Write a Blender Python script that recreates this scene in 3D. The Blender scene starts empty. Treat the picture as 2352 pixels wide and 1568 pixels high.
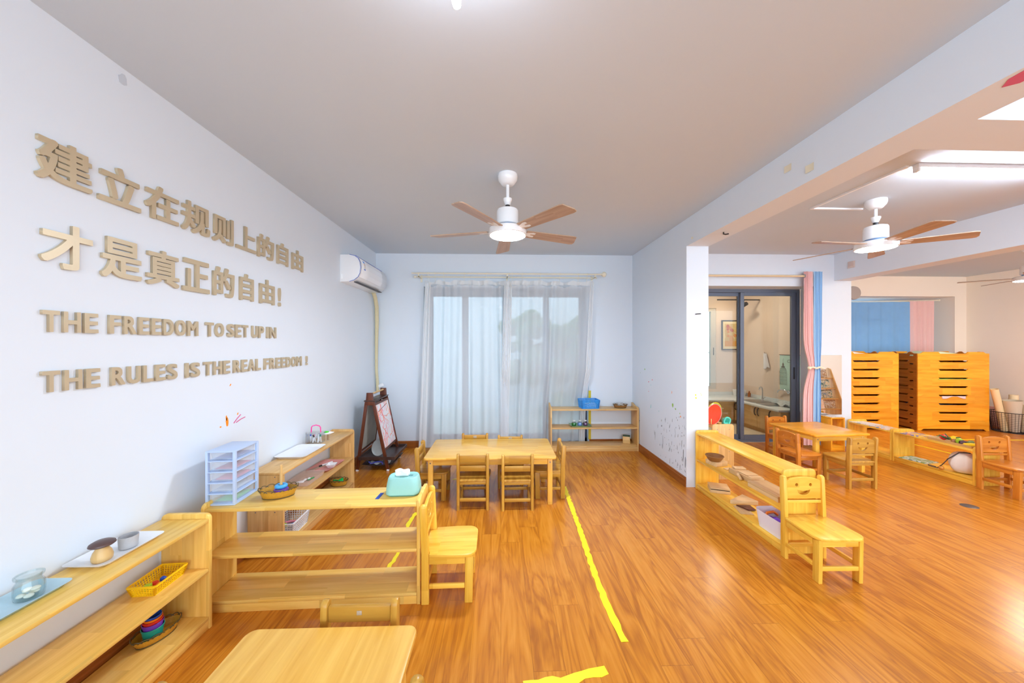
import bpy, bmesh, math, random
from mathutils import Matrix, Vector
random.seed(7)
PI = math.pi
S = bpy.context.scene
COL = S.collection

def lin(r, g, b):
    f = lambda v: (v/255/12.92) if v/255 <= 0.04045 else ((v/255+0.055)/1.055)**2.4
    return (f(r), f(g), f(b), 1.0)

# ------------------------------------------------------------------ camera
cam = bpy.data.cameras.new('camera'); camo = bpy.data.objects.new('camera', cam); COL.objects.link(camo)
cam.sensor_width = 36.0; cam.lens = 784.0/2352*36; cam.shift_y = 7.0/2352; cam.clip_start = 0.02; cam.clip_end = 200
camo.location = (0, 0, 1.463); camo.rotation_euler = (PI/2, 0, -math.radians(1.9))
S.camera = camo

# ------------------------------------------------------------------ daylight, lamps' strengths, exposure
W = bpy.data.worlds.new('daylight'); S.world = W; W.use_nodes = True
W.node_tree.nodes['Background'].inputs[0].default_value = (0.74, 0.87, 1.0, 1)
W.node_tree.nodes['Background'].inputs[1].default_value = 3.2
LAMP_MAIN, LAMP_SIDE, LAMP_FAR, TUBE, BULB = 170.0, 110.0, 110.0, 65.0, 30.0
S.view_settings.view_transform = 'Standard'; S.view_settings.look = 'None'
S.view_settings.gamma = 1.0; S.view_settings.use_curve_mapping = False
S.view_settings.exposure = 0.5
S.cycles.max_bounces = 10; S.cycles.diffuse_bounces = 6; S.cycles.glossy_bounces = 4
S.cycles.transmission_bounces = 8; S.cycles.transparent_max_bounces = 16
S.cycles.use_denoising = True; S.cycles.sample_clamp_indirect = 6.0
S.cycles.caustics_reflective = False; S.cycles.caustics_refractive = False

# ------------------------------------------------------------------ materials
class NT:
    def __init__(s, m): s.t = m.node_tree; s.n = s.t.nodes; s.l = s.t.links; s.b = s.n.get('Principled BSDF')
    def new(s, typ, **kw):
        n = s.n.new(typ)
        for k, v in kw.items(): setattr(n, k, v)
        return n
    def math(s, op, a, b=None):
        n = s.n.new('ShaderNodeMath'); n.operation = op
        for i, v in enumerate((a, b)):
            if v is None: continue
            if isinstance(v, (int, float)): n.inputs[i].default_value = v
            else: s.l.new(v, n.inputs[i])
        return n.outputs[0]
    def link(s, a, b): s.l.new(a, b)

_M = {}
def pm(name, rgb, rough=0.5, metal=0.0, spec=0.5, emit=None, estr=0.0, trans=0.0, coat=0.0, noise=0.0, nscale=20.0, bump=0.0, alpha=1.0, sss=0.0):
    """plain paint / plastic / metal with an optional fine mottling"""
    if name in _M: return _M[name]
    m = bpy.data.materials.new(name); m.use_nodes = True; t = NT(m); b = t.b
    c = lin(*rgb)
    b.inputs['Base Color'].default_value = c
    b.inputs['Roughness'].default_value = rough; b.inputs['Metallic'].default_value = metal
    b.inputs['Specular IOR Level'].default_value = spec; b.inputs['Transmission Weight'].default_value = trans
    b.inputs['Coat Weight'].default_value = coat; b.inputs['Alpha'].default_value = alpha
    if emit: b.inputs['Emission Color'].default_value = lin(*emit); b.inputs['Emission Strength'].default_value = estr
    tc = t.new('ShaderNodeTexCoord'); nz = t.new('ShaderNodeTexNoise'); nz.inputs['Scale'].default_value = nscale; nz.inputs['Detail'].default_value = 4
    t.link(tc.outputs['Object'], nz.inputs['Vector'])
    if noise:
        mx = t.new('ShaderNodeMix', data_type='RGBA')
        mx.inputs[6].default_value = c; mx.inputs[7].default_value = (c[0]*(1-noise), c[1]*(1-noise), c[2]*(1-noise), 1)
        t.link(nz.outputs['Fac'], mx.inputs[0]); t.link(mx.outputs[2], b.inputs['Base Color'])
    if bump:
        bp = t.new('ShaderNodeBump'); bp.inputs['Strength'].default_value = bump; bp.inputs['Distance'].default_value = 0.002
        t.link(nz.outputs['Fac'], bp.inputs['Height']); t.link(bp.outputs[0], b.inputs['Normal'])
    _M[name] = m
    return m

TONES = {  # light, dark, block variation
    'pine':   ((247, 208, 116), (226, 176, 74), 0.11),
    'panel':  ((226, 186, 122), (200, 152, 86), 0.08),
    'gold':   ((246, 202, 84), (224, 164, 44), 0.10),
    'table':  ((238, 190, 92), (216, 156, 54), 0.06),
    'chair':  ((206, 158, 66), (166, 114, 34), 0.06),
    'orange': ((214, 140, 52), (178, 100, 26), 0.06),
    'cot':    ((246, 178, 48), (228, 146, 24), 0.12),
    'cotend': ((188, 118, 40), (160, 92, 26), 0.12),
    'beech':  ((226, 190, 130), (206, 162, 98), 0.04),
    'birch':  ((222, 190, 142), (200, 164, 112), 0.05),
    'walnut': ((112, 58, 34), (78, 36, 22), 0.05),
    'dark':   ((74, 54, 48), (54, 38, 34), 0.05),
    'blade':  ((190, 164, 142), (162, 134, 110), 0.03),
    'base':   ((168, 98, 40), (128, 68, 22), 0.05),
}
def wood(tone, axis='x', strip=0.075, rough=0.32):
    key = ('wood', tone, axis)
    if key in _M: return _M[key]
    m = bpy.data.materials.new('wood_%s_%s' % (tone, axis)); m.use_nodes = True; t = NT(m); b = t.b
    lo, dk, var = TONES[tone]
    tc = t.new('ShaderNodeTexCoord'); sx = t.new('ShaderNodeSeparateXYZ'); t.link(tc.outputs['Object'], sx.inputs[0])
    X, Y, Z = sx.outputs
    along, across = {'x': (X, t.math('ADD', Y, t.math('MULTIPLY', Z, 0.6))), 'y': (Y, t.math('ADD', X, t.math('MULTIPLY', Z, 0.6))), 'z': (Z, t.math('ADD', Y, t.math('MULTIPLY', X, 0.7)))}[axis]
    oi = t.new('ShaderNodeObjectInfo'); rnd = t.math('MULTIPLY', oi.outputs['Random'], 13.0)
    sid = t.math('FLOOR', t.math('DIVIDE', t.math('ADD', across, 0.021), strip))
    wn = t.new('ShaderNodeTexWhiteNoise', noise_dimensions='1D'); t.link(t.math('ADD', sid, rnd), wn.inputs['W'])
    bid = t.math('FLOOR', t.math('ADD', t.math('DIVIDE', along, 0.46), t.math('MULTIPLY', wn.outputs[0], 3.0)))
    cb = t.new('ShaderNodeCombineXYZ'); t.link(sid, cb.inputs[0]); t.link(bid, cb.inputs[1]); t.link(rnd, cb.inputs[2])
    w2 = t.new('ShaderNodeTexWhiteNoise', noise_dimensions='3D'); t.link(cb.outputs[0], w2.inputs['Vector'])
    gv = t.new('ShaderNodeCombineXYZ')
    t.link(t.math('MULTIPLY', along, 2.2), gv.inputs[0]); t.link(t.math('MULTIPLY', across, 34.0), gv.inputs[1]); t.link(t.math('ADD', t.math('MULTIPLY', w2.outputs[0], 40.0), rnd), gv.inputs[2])
    nz = t.new('ShaderNodeTexNoise'); nz.inputs['Scale'].default_value = 1.0; nz.inputs['Detail'].default_value = 5; nz.inputs['Distortion'].default_value = 0.6
    t.link(gv.outputs[0], nz.inputs['Vector'])
    cr = t.new('ShaderNodeValToRGB'); cr.color_ramp.elements[0].position = 0.26; cr.color_ramp.elements[1].position = 0.70
    cr.color_ramp.elements[0].color = lin(*dk); cr.color_ramp.elements[1].color = lin(*lo)
    t.link(nz.outputs['Fac'], cr.inputs[0])
    hs = t.new('ShaderNodeHueSaturation')
    t.link(t.math('ADD', t.math('MULTIPLY', w2.outputs[0], 2*var), 1.0-var), hs.inputs['Value']); t.link(cr.outputs[0], hs.inputs['Color'])
    t.link(hs.outputs[0], b.inputs['Base Color'])
    b.inputs['Roughness'].default_value = rough; b.inputs['Specular IOR Level'].default_value = 0.4
    _M[key] = m
    return m

def floor_mat():
    m = bpy.data.materials.new('laminate_floor'); m.use_nodes = True; t = NT(m); b = t.b
    tc = t.new('ShaderNodeTexCoord'); sx = t.new('ShaderNodeSeparateXYZ'); t.link(tc.outputs['Object'], sx.inputs[0])
    X, Y, Z = sx.outputs
    PW, PL = 0.146, 1.21
    px = t.math('DIVIDE', X, PW); pid = t.math('FLOOR', px); pf = t.math('FRACT', px)
    w1 = t.new('ShaderNodeTexWhiteNoise', noise_dimensions='1D'); t.link(pid, w1.inputs['W'])
    py = t.math('ADD', t.math('DIVIDE', Y, PL), t.math('MULTIPLY', w1.outputs[0], 5.0)); bid = t.math('FLOOR', py); bf = t.math('FRACT', py)
    cb = t.new('ShaderNodeCombineXYZ'); t.link(pid, cb.inputs[0]); t.link(bid, cb.inputs[1])
    w2 = t.new('ShaderNodeTexWhiteNoise', noise_dimensions='3D'); t.link(cb.outputs[0], w2.inputs['Vector'])
    off = t.math('MULTIPLY', w2.outputs[0], 60.0)
    # broad cathedral figure
    g1 = t.new('ShaderNodeCombineXYZ'); t.link(t.math('MULTIPLY', X, 8.0), g1.inputs[0]); t.link(t.math('MULTIPLY', Y, 1.0), g1.inputs[1]); t.link(off, g1.inputs[2])
    n1 = t.new('ShaderNodeTexNoise'); n1.inputs['Scale'].default_value = 1.0; n1.inputs['Detail'].default_value = 3; n1.inputs['Distortion'].default_value = 1.6
    t.link(g1.outputs[0], n1.inputs['Vector'])
    rings = t.math('PINGPONG', t.math('MULTIPLY', n1.outputs['Fac'], 8.0), 1.0)
    # fine fibre
    g2 = t.new('ShaderNodeCombineXYZ'); t.link(t.math('MULTIPLY', X, 70.0), g2.inputs[0]); t.link(t.math('MULTIPLY', Y, 2.6), g2.inputs[1]); t.link(off, g2.inputs[2])
    n2 = t.new('ShaderNodeTexNoise'); n2.inputs['Scale'].default_value = 1.0; n2.inputs['Detail'].default_value = 6; t.link(g2.outputs[0], n2.inputs['Vector'])
    f = t.math('ADD', t.math('MULTIPLY', rings, 0.34), t.math('MULTIPLY', n2.outputs['Fac'], 0.62))
    f = t.math('ADD', f, t.math('MULTIPLY', t.math('SUBTRACT', w2.outputs[0], 0.5), 0.10))
    cr = t.new('ShaderNodeValToRGB'); e = cr.color_ramp.elements
    e[0].position = 0.22; e[0].color = lin(168, 98, 28); e[1].position = 0.78; e[1].color = lin(214, 142, 48)
    k = e.new(0.48); k.color = lin(198, 123, 32)
    t.link(f, cr.inputs[0])
    seam = t.math('MAXIMUM', t.math('LESS_THAN', pf, 0.012), t.math('LESS_THAN', bf, 0.0016))
    mx = t.new('ShaderNodeMix', data_type='RGBA'); t.link(t.math('MULTIPLY', seam, 0.55), mx.inputs[0]); t.link(cr.outputs[0], mx.inputs[6]); mx.inputs[7].default_value = lin(110, 58, 20)
    t.link(mx.outputs[2], b.inputs['Base Color'])
    b.inputs['Roughness'].default_value = 0.23; b.inputs['Specular IOR Level'].default_value = 0.45
    bp = t.new('ShaderNodeBump'); bp.inputs['Strength'].default_value = 0.25; bp.inputs['Distance'].default_value = 0.001
    t.link(t.math('SUBTRACT', n2.outputs['Fac'], seam), bp.inputs['Height']); t.link(bp.outputs[0], b.inputs['Normal'])
    return m

def sheer_mat(name, rgb, clear=0.3):
    m = bpy.data.materials.new(name); m.use_nodes = True; t = NT(m); t.n.remove(t.b)
    out = [n for n in t.n if n.type == 'OUTPUT_MATERIAL'][0]
    d = t.new('ShaderNodeBsdfDiffuse'); tl = t.new('ShaderNodeBsdfTranslucent'); tr = t.new('ShaderNodeBsdfTransparent')
    d.inputs[0].default_value = lin(*rgb); tl.inputs[0].default_value = lin(*rgb)
    tc = t.new('ShaderNodeTexCoord'); wv = t.new('ShaderNodeTexNoise'); wv.inputs['Scale'].default_value = 300; t.link(tc.outputs['Object'], wv.inputs['Vector'])
    a = t.new('ShaderNodeMixShader'); a.inputs[0].default_value = 0.28; t.link(d.outputs[0], a.inputs[1]); t.link(tl.outputs[0], a.inputs[2])
    c = t.new('ShaderNodeMixShader'); t.link(t.math('ADD', t.math('MULTIPLY', wv.outputs['Fac'], 0.1), clear-0.05), c.inputs[0]); t.link(a.outputs[0], c.inputs[1]); t.link(tr.outputs[0], c.inputs[2])
    t.link(c.outputs[0], out.inputs[0])
    return m

def pane_mat(name, tint=(236, 244, 244), refl=0.9):
    m = bpy.data.materials.new(name); m.use_nodes = True; t = NT(m); t.n.remove(t.b)
    out = [n for n in t.n if n.type == 'OUTPUT_MATERIAL'][0]
    tr = t.new('ShaderNodeBsdfTransparent'); tr.inputs[0].default_value = lin(*tint)
    gl = t.new('ShaderNodeBsdfGlossy'); gl.inputs['Roughness'].default_value = 0.02
    lw = t.new('ShaderNodeLayerWeight'); lw.inputs[0].default_value = 0.5
    fr = t.math('ADD', t.math('MULTIPLY', t.math('POWER', lw.outputs['Facing'], 4.0), 0.7), 0.04)
    mx = t.new('ShaderNodeMixShader'); t.link(t.math('MULTIPLY', fr, refl), mx.inputs[0]); t.link(tr.outputs[0], mx.inputs[1]); t.link(gl.outputs[0], mx.inputs[2])
    t.link(mx.outputs[0], out.inputs[0])
    return m

def art_mat(name, cols, scale=18.0, rough=0.4):
    """printed cover: patches of a few colours"""
    if name in _M: return _M[name]
    m = bpy.data.materials.new(name); m.use_nodes = True; t = NT(m)
    tc = t.new('ShaderNodeTexCoord'); v = t.new('ShaderNodeTexNoise'); v.inputs['Scale'].default_value = scale; v.inputs['Detail'].default_value = 2; v.inputs['Distortion'].default_value = 1.5
    t.link(tc.outputs['Object'], v.inputs['Vector'])
    cr = t.new('ShaderNodeValToRGB'); cr.color_ramp.interpolation = 'CONSTANT'; e = cr.color_ramp.elements
    n = len(cols); e[0].position = 0; e[0].color = lin(*cols[0]); e[1].position = 0.3+0.4/n; e[1].color = lin(*cols[1])
    for i in range(2, n):
        k = e.new(0.3+0.4*i/n); k.color = lin(*cols[i])
    t.link(v.outputs['Fac'], cr.inputs[0]); t.link(cr.outputs[0], t.b.inputs['Base Color']); t.b.inputs['Roughness'].default_value = rough
    _M[name] = m
    return m

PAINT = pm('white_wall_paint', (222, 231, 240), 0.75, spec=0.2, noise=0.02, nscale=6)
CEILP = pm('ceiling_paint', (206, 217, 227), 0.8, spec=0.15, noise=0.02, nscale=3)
CREAM = pm('cream_wall_paint', (248, 239, 226), 0.75, spec=0.2, noise=0.02, nscale=5)
BEIGE = pm('beige_kitchen_paint', (230, 213, 198), 0.7, spec=0.2, noise=0.03, nscale=5)
WHITE = pm('white_plastic', (240, 242, 244), 0.3, noise=0.01)
WHITEM = pm('white_enamel', (236, 238, 240), 0.25, coat=0.3)
LAMPG = pm('frosted_lamp_cover', (255, 255, 255), 0.4, emit=(226, 238, 255), estr=LAMP_MAIN)
LAMPG2 = pm('warm_lamp_cover', (255, 250, 240), 0.4, emit=(255, 238, 216), estr=LAMP_SIDE)
LAMPG3 = pm('far_lamp_cover', (255, 252, 246), 0.4, emit=(255, 236, 214), estr=LAMP_FAR)
TUBEM = pm('tube_light_cover', (255, 255, 255), 0.4, emit=(228, 239, 255), estr=TUBE)
SLATE = pm('slate_aluminium', (96, 106, 124), 0.4, metal=0.1)
NAVY = pm('navy_window_frame', (52, 60, 84), 0.45)
CHROME = pm('chrome', (214, 216, 220), 0.12, metal=1.0)
STEEL = pm('brushed_steel', (168, 172, 176), 0.35, metal=0.9)
BLACK = pm('black_metal', (32, 32, 36), 0.45)
GOLDL = pm('brushed_gold_letters', (206, 188, 156), 0.38, metal=0.35, noise=0.06, nscale=60)
GLASS = pane_mat('window_glass')
GLASSD = pane_mat('sliding_door_glass', (230, 229, 226), 1.0)
CLEAR = pane_mat('clear_plastic', (249, 250, 251), 1.0)
JARG = pane_mat('jar_glass', (246, 250, 250), 1.4)
SHEER = sheer_mat('white_voile', (234, 238, 243), 0.28)
HEM = sheer_mat('white_voile_hem', (240, 243, 245), 0.05)
PINKC = pm('pink_curtain_cloth', (240, 200, 198), 0.85, spec=0.1, noise=0.08, nscale=60)
BLUEC = pm('blue_curtain_cloth', (160, 202, 238), 0.85, spec=0.1, noise=0.08, nscale=60)
BLUED = pm('deep_blue_curtain_cloth', (136, 186, 238), 0.85, spec=0.1, noise=0.10, nscale=8)
YTAPE = pm('yellow_floor_tape', (250, 232, 20), 0.5, noise=0.05)
WICK = pm('honey_wicker', (214, 158, 46), 0.5, noise=0.35, nscale=140, bump=0.8)
WICKB = pm('brown_wicker', (164, 116, 62), 0.6, noise=0.4, nscale=160, bump=0.8)
WIRE = pm('dark_basket_cane', (92, 78, 44), 0.5)

# ------------------------------------------------------------------ mesh building
class MB:
    def __init__(s): s.bm = bmesh.new()
    def _add(s, t, M=None):
        if M is not None: t.transform(M)
        me = bpy.data.meshes.new('tmp'); t.to_mesh(me); t.free(); s.bm.from_mesh(me); bpy.data.meshes.remove(me)
        return s
    def box(s, x0, x1, y0, y1, z0, z1, bev=0.0, seg=2, M=None):
        t = bmesh.new(); bmesh.ops.create_cube(t, size=1)
        for v in t.verts:
            v.co = Vector(((x0+x1)/2+v.co.x*(x1-x0), (y0+y1)/2+v.co.y*(y1-y0), (z0+z1)/2+v.co.z*(z1-z0)))
        if bev: bmesh.ops.bevel(t, geom=t.edges[:], offset=bev, segments=seg, affect='EDGES', profile=0.5, clamp_overlap=True)
        return s._add(t, M)
    def prism(s, pts, a0, a1, plane='xy', bev=0.0, M=None):
        """outline extruded from a0 to a1 along the axis normal to the plane"""
        f = {'xy': lambda u, v, w: (u, v, w), 'xz': lambda u, v, w: (u, w, v), 'yz': lambda u, v, w: (w, u, v)}[plane]
        t = bmesh.new()
        b = [t.verts.new(f(u, v, a0)) for u, v in pts]; c = [t.verts.new(f(u, v, a1)) for u, v in pts]; n = len(pts)
        t.faces.new(b); t.faces.new(c)
        for i in range(n): t.faces.new((b[i], b[(i+1) % n], c[(i+1) % n], c[i]))
        bmesh.ops.recalc_face_normals(t, faces=t.faces[:])
        if bev:
            es = [e for e in t.edges if (e.verts[0] in b and e.verts[1] in b) or (e.verts[0] in c and e.verts[1] in c)]
            bmesh.ops.bevel(t, geom=es, offset=bev, segments=2, affect='EDGES', profile=0.5, clamp_overlap=True)
        return s._add(t, M)
    def lathe(s, prof, n=32, M=None, sx=1.0, sy=1.0):
        t = bmesh.new(); rings = []
        for r, z in prof:
            if r < 1e-6: rings.append([t.verts.new((0, 0, z))])
            else: rings.append([t.verts.new((r*sx*math.cos(2*PI*i/n), r*sy*math.sin(2*PI*i/n), z)) for i in range(n)])
        for A, B in zip(rings, rings[1:]):
            for i in range(n):
                j = (i+1) % n
                if len(A) == 1 and len(B) == 1: continue
                if len(A) == 1: t.faces.new((A[0], B[j], B[i]))
                elif len(B) == 1: t.faces.new((A[i], A[j], B[0]))
                else: t.faces.new((A[i], A[j], B[j], B[i]))
        bmesh.ops.recalc_face_normals(t, faces=t.faces[:])
        return s._add(t, M)
    def cyl(s, r, z0, z1, n=24, M=None, r2=None):
        return s.lathe([(0, z0), (r, z0), (r if r2 is None else r2, z1), (0, z1)], n, M)
    def tube(s, pts, r, n=8, closed=False, M=None):
        t = bmesh.new(); P = [Vector(p) for p in pts]; N = len(P); rings = []; up = None
        rr = r if isinstance(r, (list, tuple)) else [r]*N
        for i, p in enumerate(P):
            if closed: d = P[(i+1) % N]-P[i-1]
            else: d = P[min(i+1, N-1)]-P[max(i-1, 0)]
            d.normalize()
            if up is None:
                up = Vector((0, 0, 1)) if abs(d.z) < 0.9 else Vector((1, 0, 0))
            a = d.cross(up)
            if a.length < 1e-5: a = d.cross(Vector((0.3, 0.9, 0.1)))
            a.normalize(); b = a.cross(d).normalized(); up = b
            rings.append([t.verts.new(p+(a*math.cos(2*PI*k/n+PI/n)+b*math.sin(2*PI*k/n+PI/n))*rr[i]) for k in range(n)])
        m = N if closed else N-1
        for i in range(m):
            A, B = rings[i], rings[(i+1) % N]
            for k in range(n): t.faces.new((A[k], A[(k+1) % n], B[(k+1) % n], B[k]))
        if not closed: t.faces.new(rings[0][::-1]); t.faces.new(rings[-1])
        bmesh.ops.recalc_face_normals(t, faces=t.faces[:])
        return s._add(t, M)
    def ball(s, c, r, sc=(1, 1, 1), seg=16, M=None):
        t = bmesh.new(); bmesh.ops.create_uvsphere(t, u_segments=seg, v_segments=max(6, seg//2), radius=r)
        for v in t.verts: v.co = Vector((c[0]+v.co.x*sc[0], c[1]+v.co.y*sc[1], c[2]+v.co.z*sc[2]))
        return s._add(t, M)
    def grid(s, f, nu, nv, M=None, closed_u=False):
        t = bmesh.new(); V = [[t.verts.new(f(i/nu, j/nv)) for j in range(nv+1)] for i in range(nu if closed_u else nu+1)]
        for i in range(nu):
            for j in range(nv):
                A, B = V[i], V[(i+1) % len(V)]
                t.faces.new((A[j], B[j], B[j+1], A[j+1]))
        return s._add(t, M)
    def build(s, name, mat, parent=None, smooth=True, label=None, thick=0.0, loc=None, angle=0.7):
        me = bpy.data.meshes.new(name); s.bm.to_mesh(me); s.bm.free()
        return link(name, me, mat, parent, smooth, label, thick, loc, angle)

def link(name, me, mat, parent=None, smooth=True, label=None, thick=0.0, loc=None, angle=0.7):
    me.name = name
    if smooth:
        for p in me.polygons: p.use_smooth = True
        me.set_sharp_from_angle(angle=angle)
    me.materials.clear(); me.materials.append(mat)
    o = bpy.data.objects.new(name, me); COL.objects.link(o)
    if parent: o.parent = parent
    if loc: o.location = loc
    if label: o['label'] = label
    if thick:
        md = o.modifiers.new('thickness', 'SOLIDIFY'); md.thickness = thick; md.offset = 0
    return o

def thing(name, label, cat, loc=(0, 0, 0), rz=0.0, group=None):
    o = bpy.data.objects.new(name, None); COL.objects.link(o); o.empty_display_size = 0.05
    o.location = loc; o.rotation_euler = (0, 0, math.radians(rz))
    return tag(o, label, cat, group)
def tag(o, label, cat, group=None):
    o['label'] = label; o['category'] = cat
    if group: o['group'] = group
    return o
def struct(o): o['kind'] = 'structure'; return o
def stuff(o): o['kind'] = 'stuff'; return o
def dup(root, label, loc, rz=0.0, scale=None, group=None):
    def cp(o, parent):
        c = o.copy(); COL.objects.link(c); c.parent = parent
        for ch in list(KIDS.get(o.name, ())): cp(ch, c)
        return c
    KIDS = {}
    def walk(o):
        KIDS[o.name] = list(o.children)
        for ch in o.children: walk(ch)
    walk(root)
    r = cp(root, None); r.location = loc; r.rotation_euler = (0, 0, math.radians(rz)); r['label'] = label
    if scale: r.scale = (scale,)*3 if isinstance(scale, (int, float)) else scale
    if group: r['group'] = group
    return r
def T(x=0, y=0, z=0): return Matrix.Translation((x, y, z))
def R(deg, ax='Z'): return Matrix.Rotation(math.radians(deg), 4, ax)
def rrect(x0, x1, y0, y1, r, n=6):
    P = []
    for cx, cy, a0 in ((x1-r, y1-r, 0), (x0+r, y1-r, 90), (x0+r, y0+r, 180), (x1-r, y0+r, 270)):
        for i in range(n+1):
            a = math.radians(a0+90*i/n); P.append((cx+r*math.cos(a), cy+r*math.sin(a)))
    return P
def outline_mesh(outer, holes, t, bevel=0.0015):
    """flat board in the XZ plane with through holes, thickness t about y=0"""
    cu = bpy.data.curves.new('o', 'CURVE'); cu.dimensions = '2D'; cu.fill_mode = 'BOTH'; cu.extrude = t/2-bevel; cu.bevel_depth = bevel; cu.bevel_resolution = 1
    for pts in [outer]+list(holes):
        sp = cu.splines.new('POLY'); sp.points.add(len(pts)-1); sp.use_cyclic_u = True
        for p, (a, b) in zip(sp.points, pts): p.co = (a, b, 0, 1)
    o = bpy.data.objects.new('o', cu); COL.objects.link(o)
    me = bpy.data.meshes.new_from_object(o.evaluated_get(bpy.context.evaluated_depsgraph_get()))
    bpy.data.objects.remove(o); bpy.data.curves.remove(cu)
    me.transform(R(90, 'X'))
    return me
def ellipse(cx, cy, rx, ry, n=20, a0=0, a1=360):
    k = n if a1-a0 == 360 else n+1
    return [(cx+rx*math.cos(math.radians(a0+(a1-a0)*i/n)), cy+ry*math.sin(math.radians(a0+(a1-a0)*i/n))) for i in range(k)]

# ================================================================== SETTING
LX, RX, H, D = -1.76, 1.905, 2.75, 4.88
CY0 = 3.44            # front face of the pier at the end of the side wall
RX2 = 2.135           # far side of pier and beam
MB().box(-1.9, 8.95, -2.6, 4.99, -0.1, 0.0).build('floor', floor_mat(), smooth=False)
fl = bpy.data.objects['floor']; struct(fl)
struct(MB().box(5.1, 8.95, 4.99, 6.75, -0.1, 0.0).build('floor_sleeping_room', fl.data.materials[0], smooth=False))
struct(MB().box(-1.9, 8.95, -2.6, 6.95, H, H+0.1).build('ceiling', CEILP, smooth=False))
struct(MB().box(LX-0.14, LX, -2.6, 5.1, 0, H).build('wall_left', PAINT, smooth=False))
# back wall with the tall garden window
WX0, WX1, WZ = -1.09, 1.27, 2.285
struct(MB().box(LX, WX0, D, D+0.22, 0, H).box(WX1, RX2, D, D+0.22, 0, H).box(WX0, WX1, D, D+0.22, WZ, H).box(WX0, WX1, D, D+0.22, -0.1, 0.03).build('wall_back', PAINT, smooth=False))
struct(MB().box(RX, RX2, CY0, D, 0, H).build('wall_right', PAINT, smooth=False))
struct(MB().box(RX, RX2, -2.6, CY0, 2.472, H).build('beam_side', PAINT, smooth=False))
struct(MB().box(RX2, 4.79, 1.46, 1.695, 2.472, H).build('beam_cross', PAINT, smooth=False))
B2X0, B2X1, MY = 4.79, 5.045, 4.75
struct(MB().box(B2X0, B2X1, -2.6, MY, 2.378, H).build('beam_far', PAINT, smooth=False))
KX0, KX1, KZ = 2.9, 4.515, 2.297
struct(MB().box(RX2, KX0, MY, 5.0, 0, H).box(KX1, B2X1, MY, 5.0, 0, H).box(KX0, KX1, MY, 5.0, KZ, H).build('wall_back_middle', PAINT, smooth=False))
struct(MB().box(4.95, B2X1, 5.0, 6.2, 0, H).build('wall_kitchen_side', CREAM, smooth=False))
# sleeping room
BY, BX0, BX1, BZ0, BZ1 = 6.2, 5.45, 8.62, 0.75, 2.375
m = MB().box(5.045, BX0, BY, BY+0.2, 0, H).box(BX1, 8.95, BY, BY+0.2, 0, H).box(BX0, BX1, BY, BY+0.2, 0, BZ0).box(BX0, BX1, BY, BY+0.2, BZ1, H)
m.box(BX0-0.1, BX0, BY+0.2, BY+0.6, BZ0, BZ1).box(BX1, BX1+0.1, BY+0.2, BY+0.6, BZ0, BZ1).box(BX0, BX1, BY+0.2, BY+0.6, BZ1, BZ1+0.08).box(BX0, BX1, BY+0.2, BY+0.6, BZ0-0.08, BZ0)
m.box(7.7, BX1, BY+0.56, BY+0.62, BZ0, BZ1).box(BX0, 7.7, BY+0.56, BY+0.62, BZ0, 0.95).box(BX0, 7.7, BY+0.56, BY+0.62, 2.06, BZ1)
struct(m.build('wall_back_far', CREAM, smooth=False))
struct(MB().box(8.85, 8.95, -2.6, BY, 0, H).build('wall_far_side', CREAM, smooth=False))
DADO = pm('pink_dado_paint', (236, 192, 184), 0.6)
struct(MB().box(8.2, 8.845, BY-0.012, BY, 0, 0.35).box(8.838, 8.85, 4.0, BY-0.012, 0, 0.35).build('trim_1', DADO, smooth=False))
w3 = struct(MB().box(BX0, 7.7, BY+0.57, BY+0.6, 0.95, 1.01).box(BX0, 7.7, BY+0.57, BY+0.6, 2.0, 2.06).box(6.6, 6.66, BY+0.57, BY+0.6, 1.01, 2.0).build('window_3', WHITE, smooth=False))
MB().box(BX0, 7.7, BY+0.58, BY+0.586, 1.01, 2.0).build('glass_pane', GLASS, w3, smooth=False)

# skirting boards
def skirting(name, x0, x1, y0, y1, face):
    b = MB()
    if face == 'x-': b.prism([(x1, 0), (x0, 0), (x0, 0.075), (x0+0.004, 0.08), (x0+0.004, 0.092), (x0+0.009, 0.098), (x1, 0.1)], y0, y1, 'xz')
    elif face == 'x+': b.prism([(x0, 0), (x1, 0), (x1, 0.075), (x1-0.004, 0.08), (x1-0.004, 0.092), (x1-0.009, 0.098), (x0, 0.1)], y0, y1, 'xz')
    else: b.prism([(y1, 0), (y0, 0), (y0, 0.075), (y0+0.004, 0.08), (y0+0.004, 0.092), (y0+0.009, 0.098), (y1, 0.1)], x0, x1, 'yz')
    return struct(b.build(name, wood('base', 'y' if face != 'y' else 'x', 0.2), smooth=False))
skirting('baseboard_right', RX-0.014, RX, CY0+0.006, D-0.02, 'x-')
skirting('baseboard_left', LX, LX+0.014, 0.3, D-0.02, 'x+')
skirting('baseboard_back', LX+0.016, WX0, D-0.014, D, 'y')
skirting('baseboard_back_corner', WX1+0.004, RX-0.016, D-0.014, D, 'y')
YG = pm('yellow_corner_guard', (206, 184, 30), 0.5)
struct(MB().box(WX1-0.006, WX1+0.03, D-0.006, D-0.0005, 0.1, 0.80).build('trim_2', YG, smooth=False))
struct(MB().box(WX0-0.028, WX0+0.004, D-0.006, D-0.0005, 0.62, 0.93).build('trim_3', YG, smooth=False))

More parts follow.
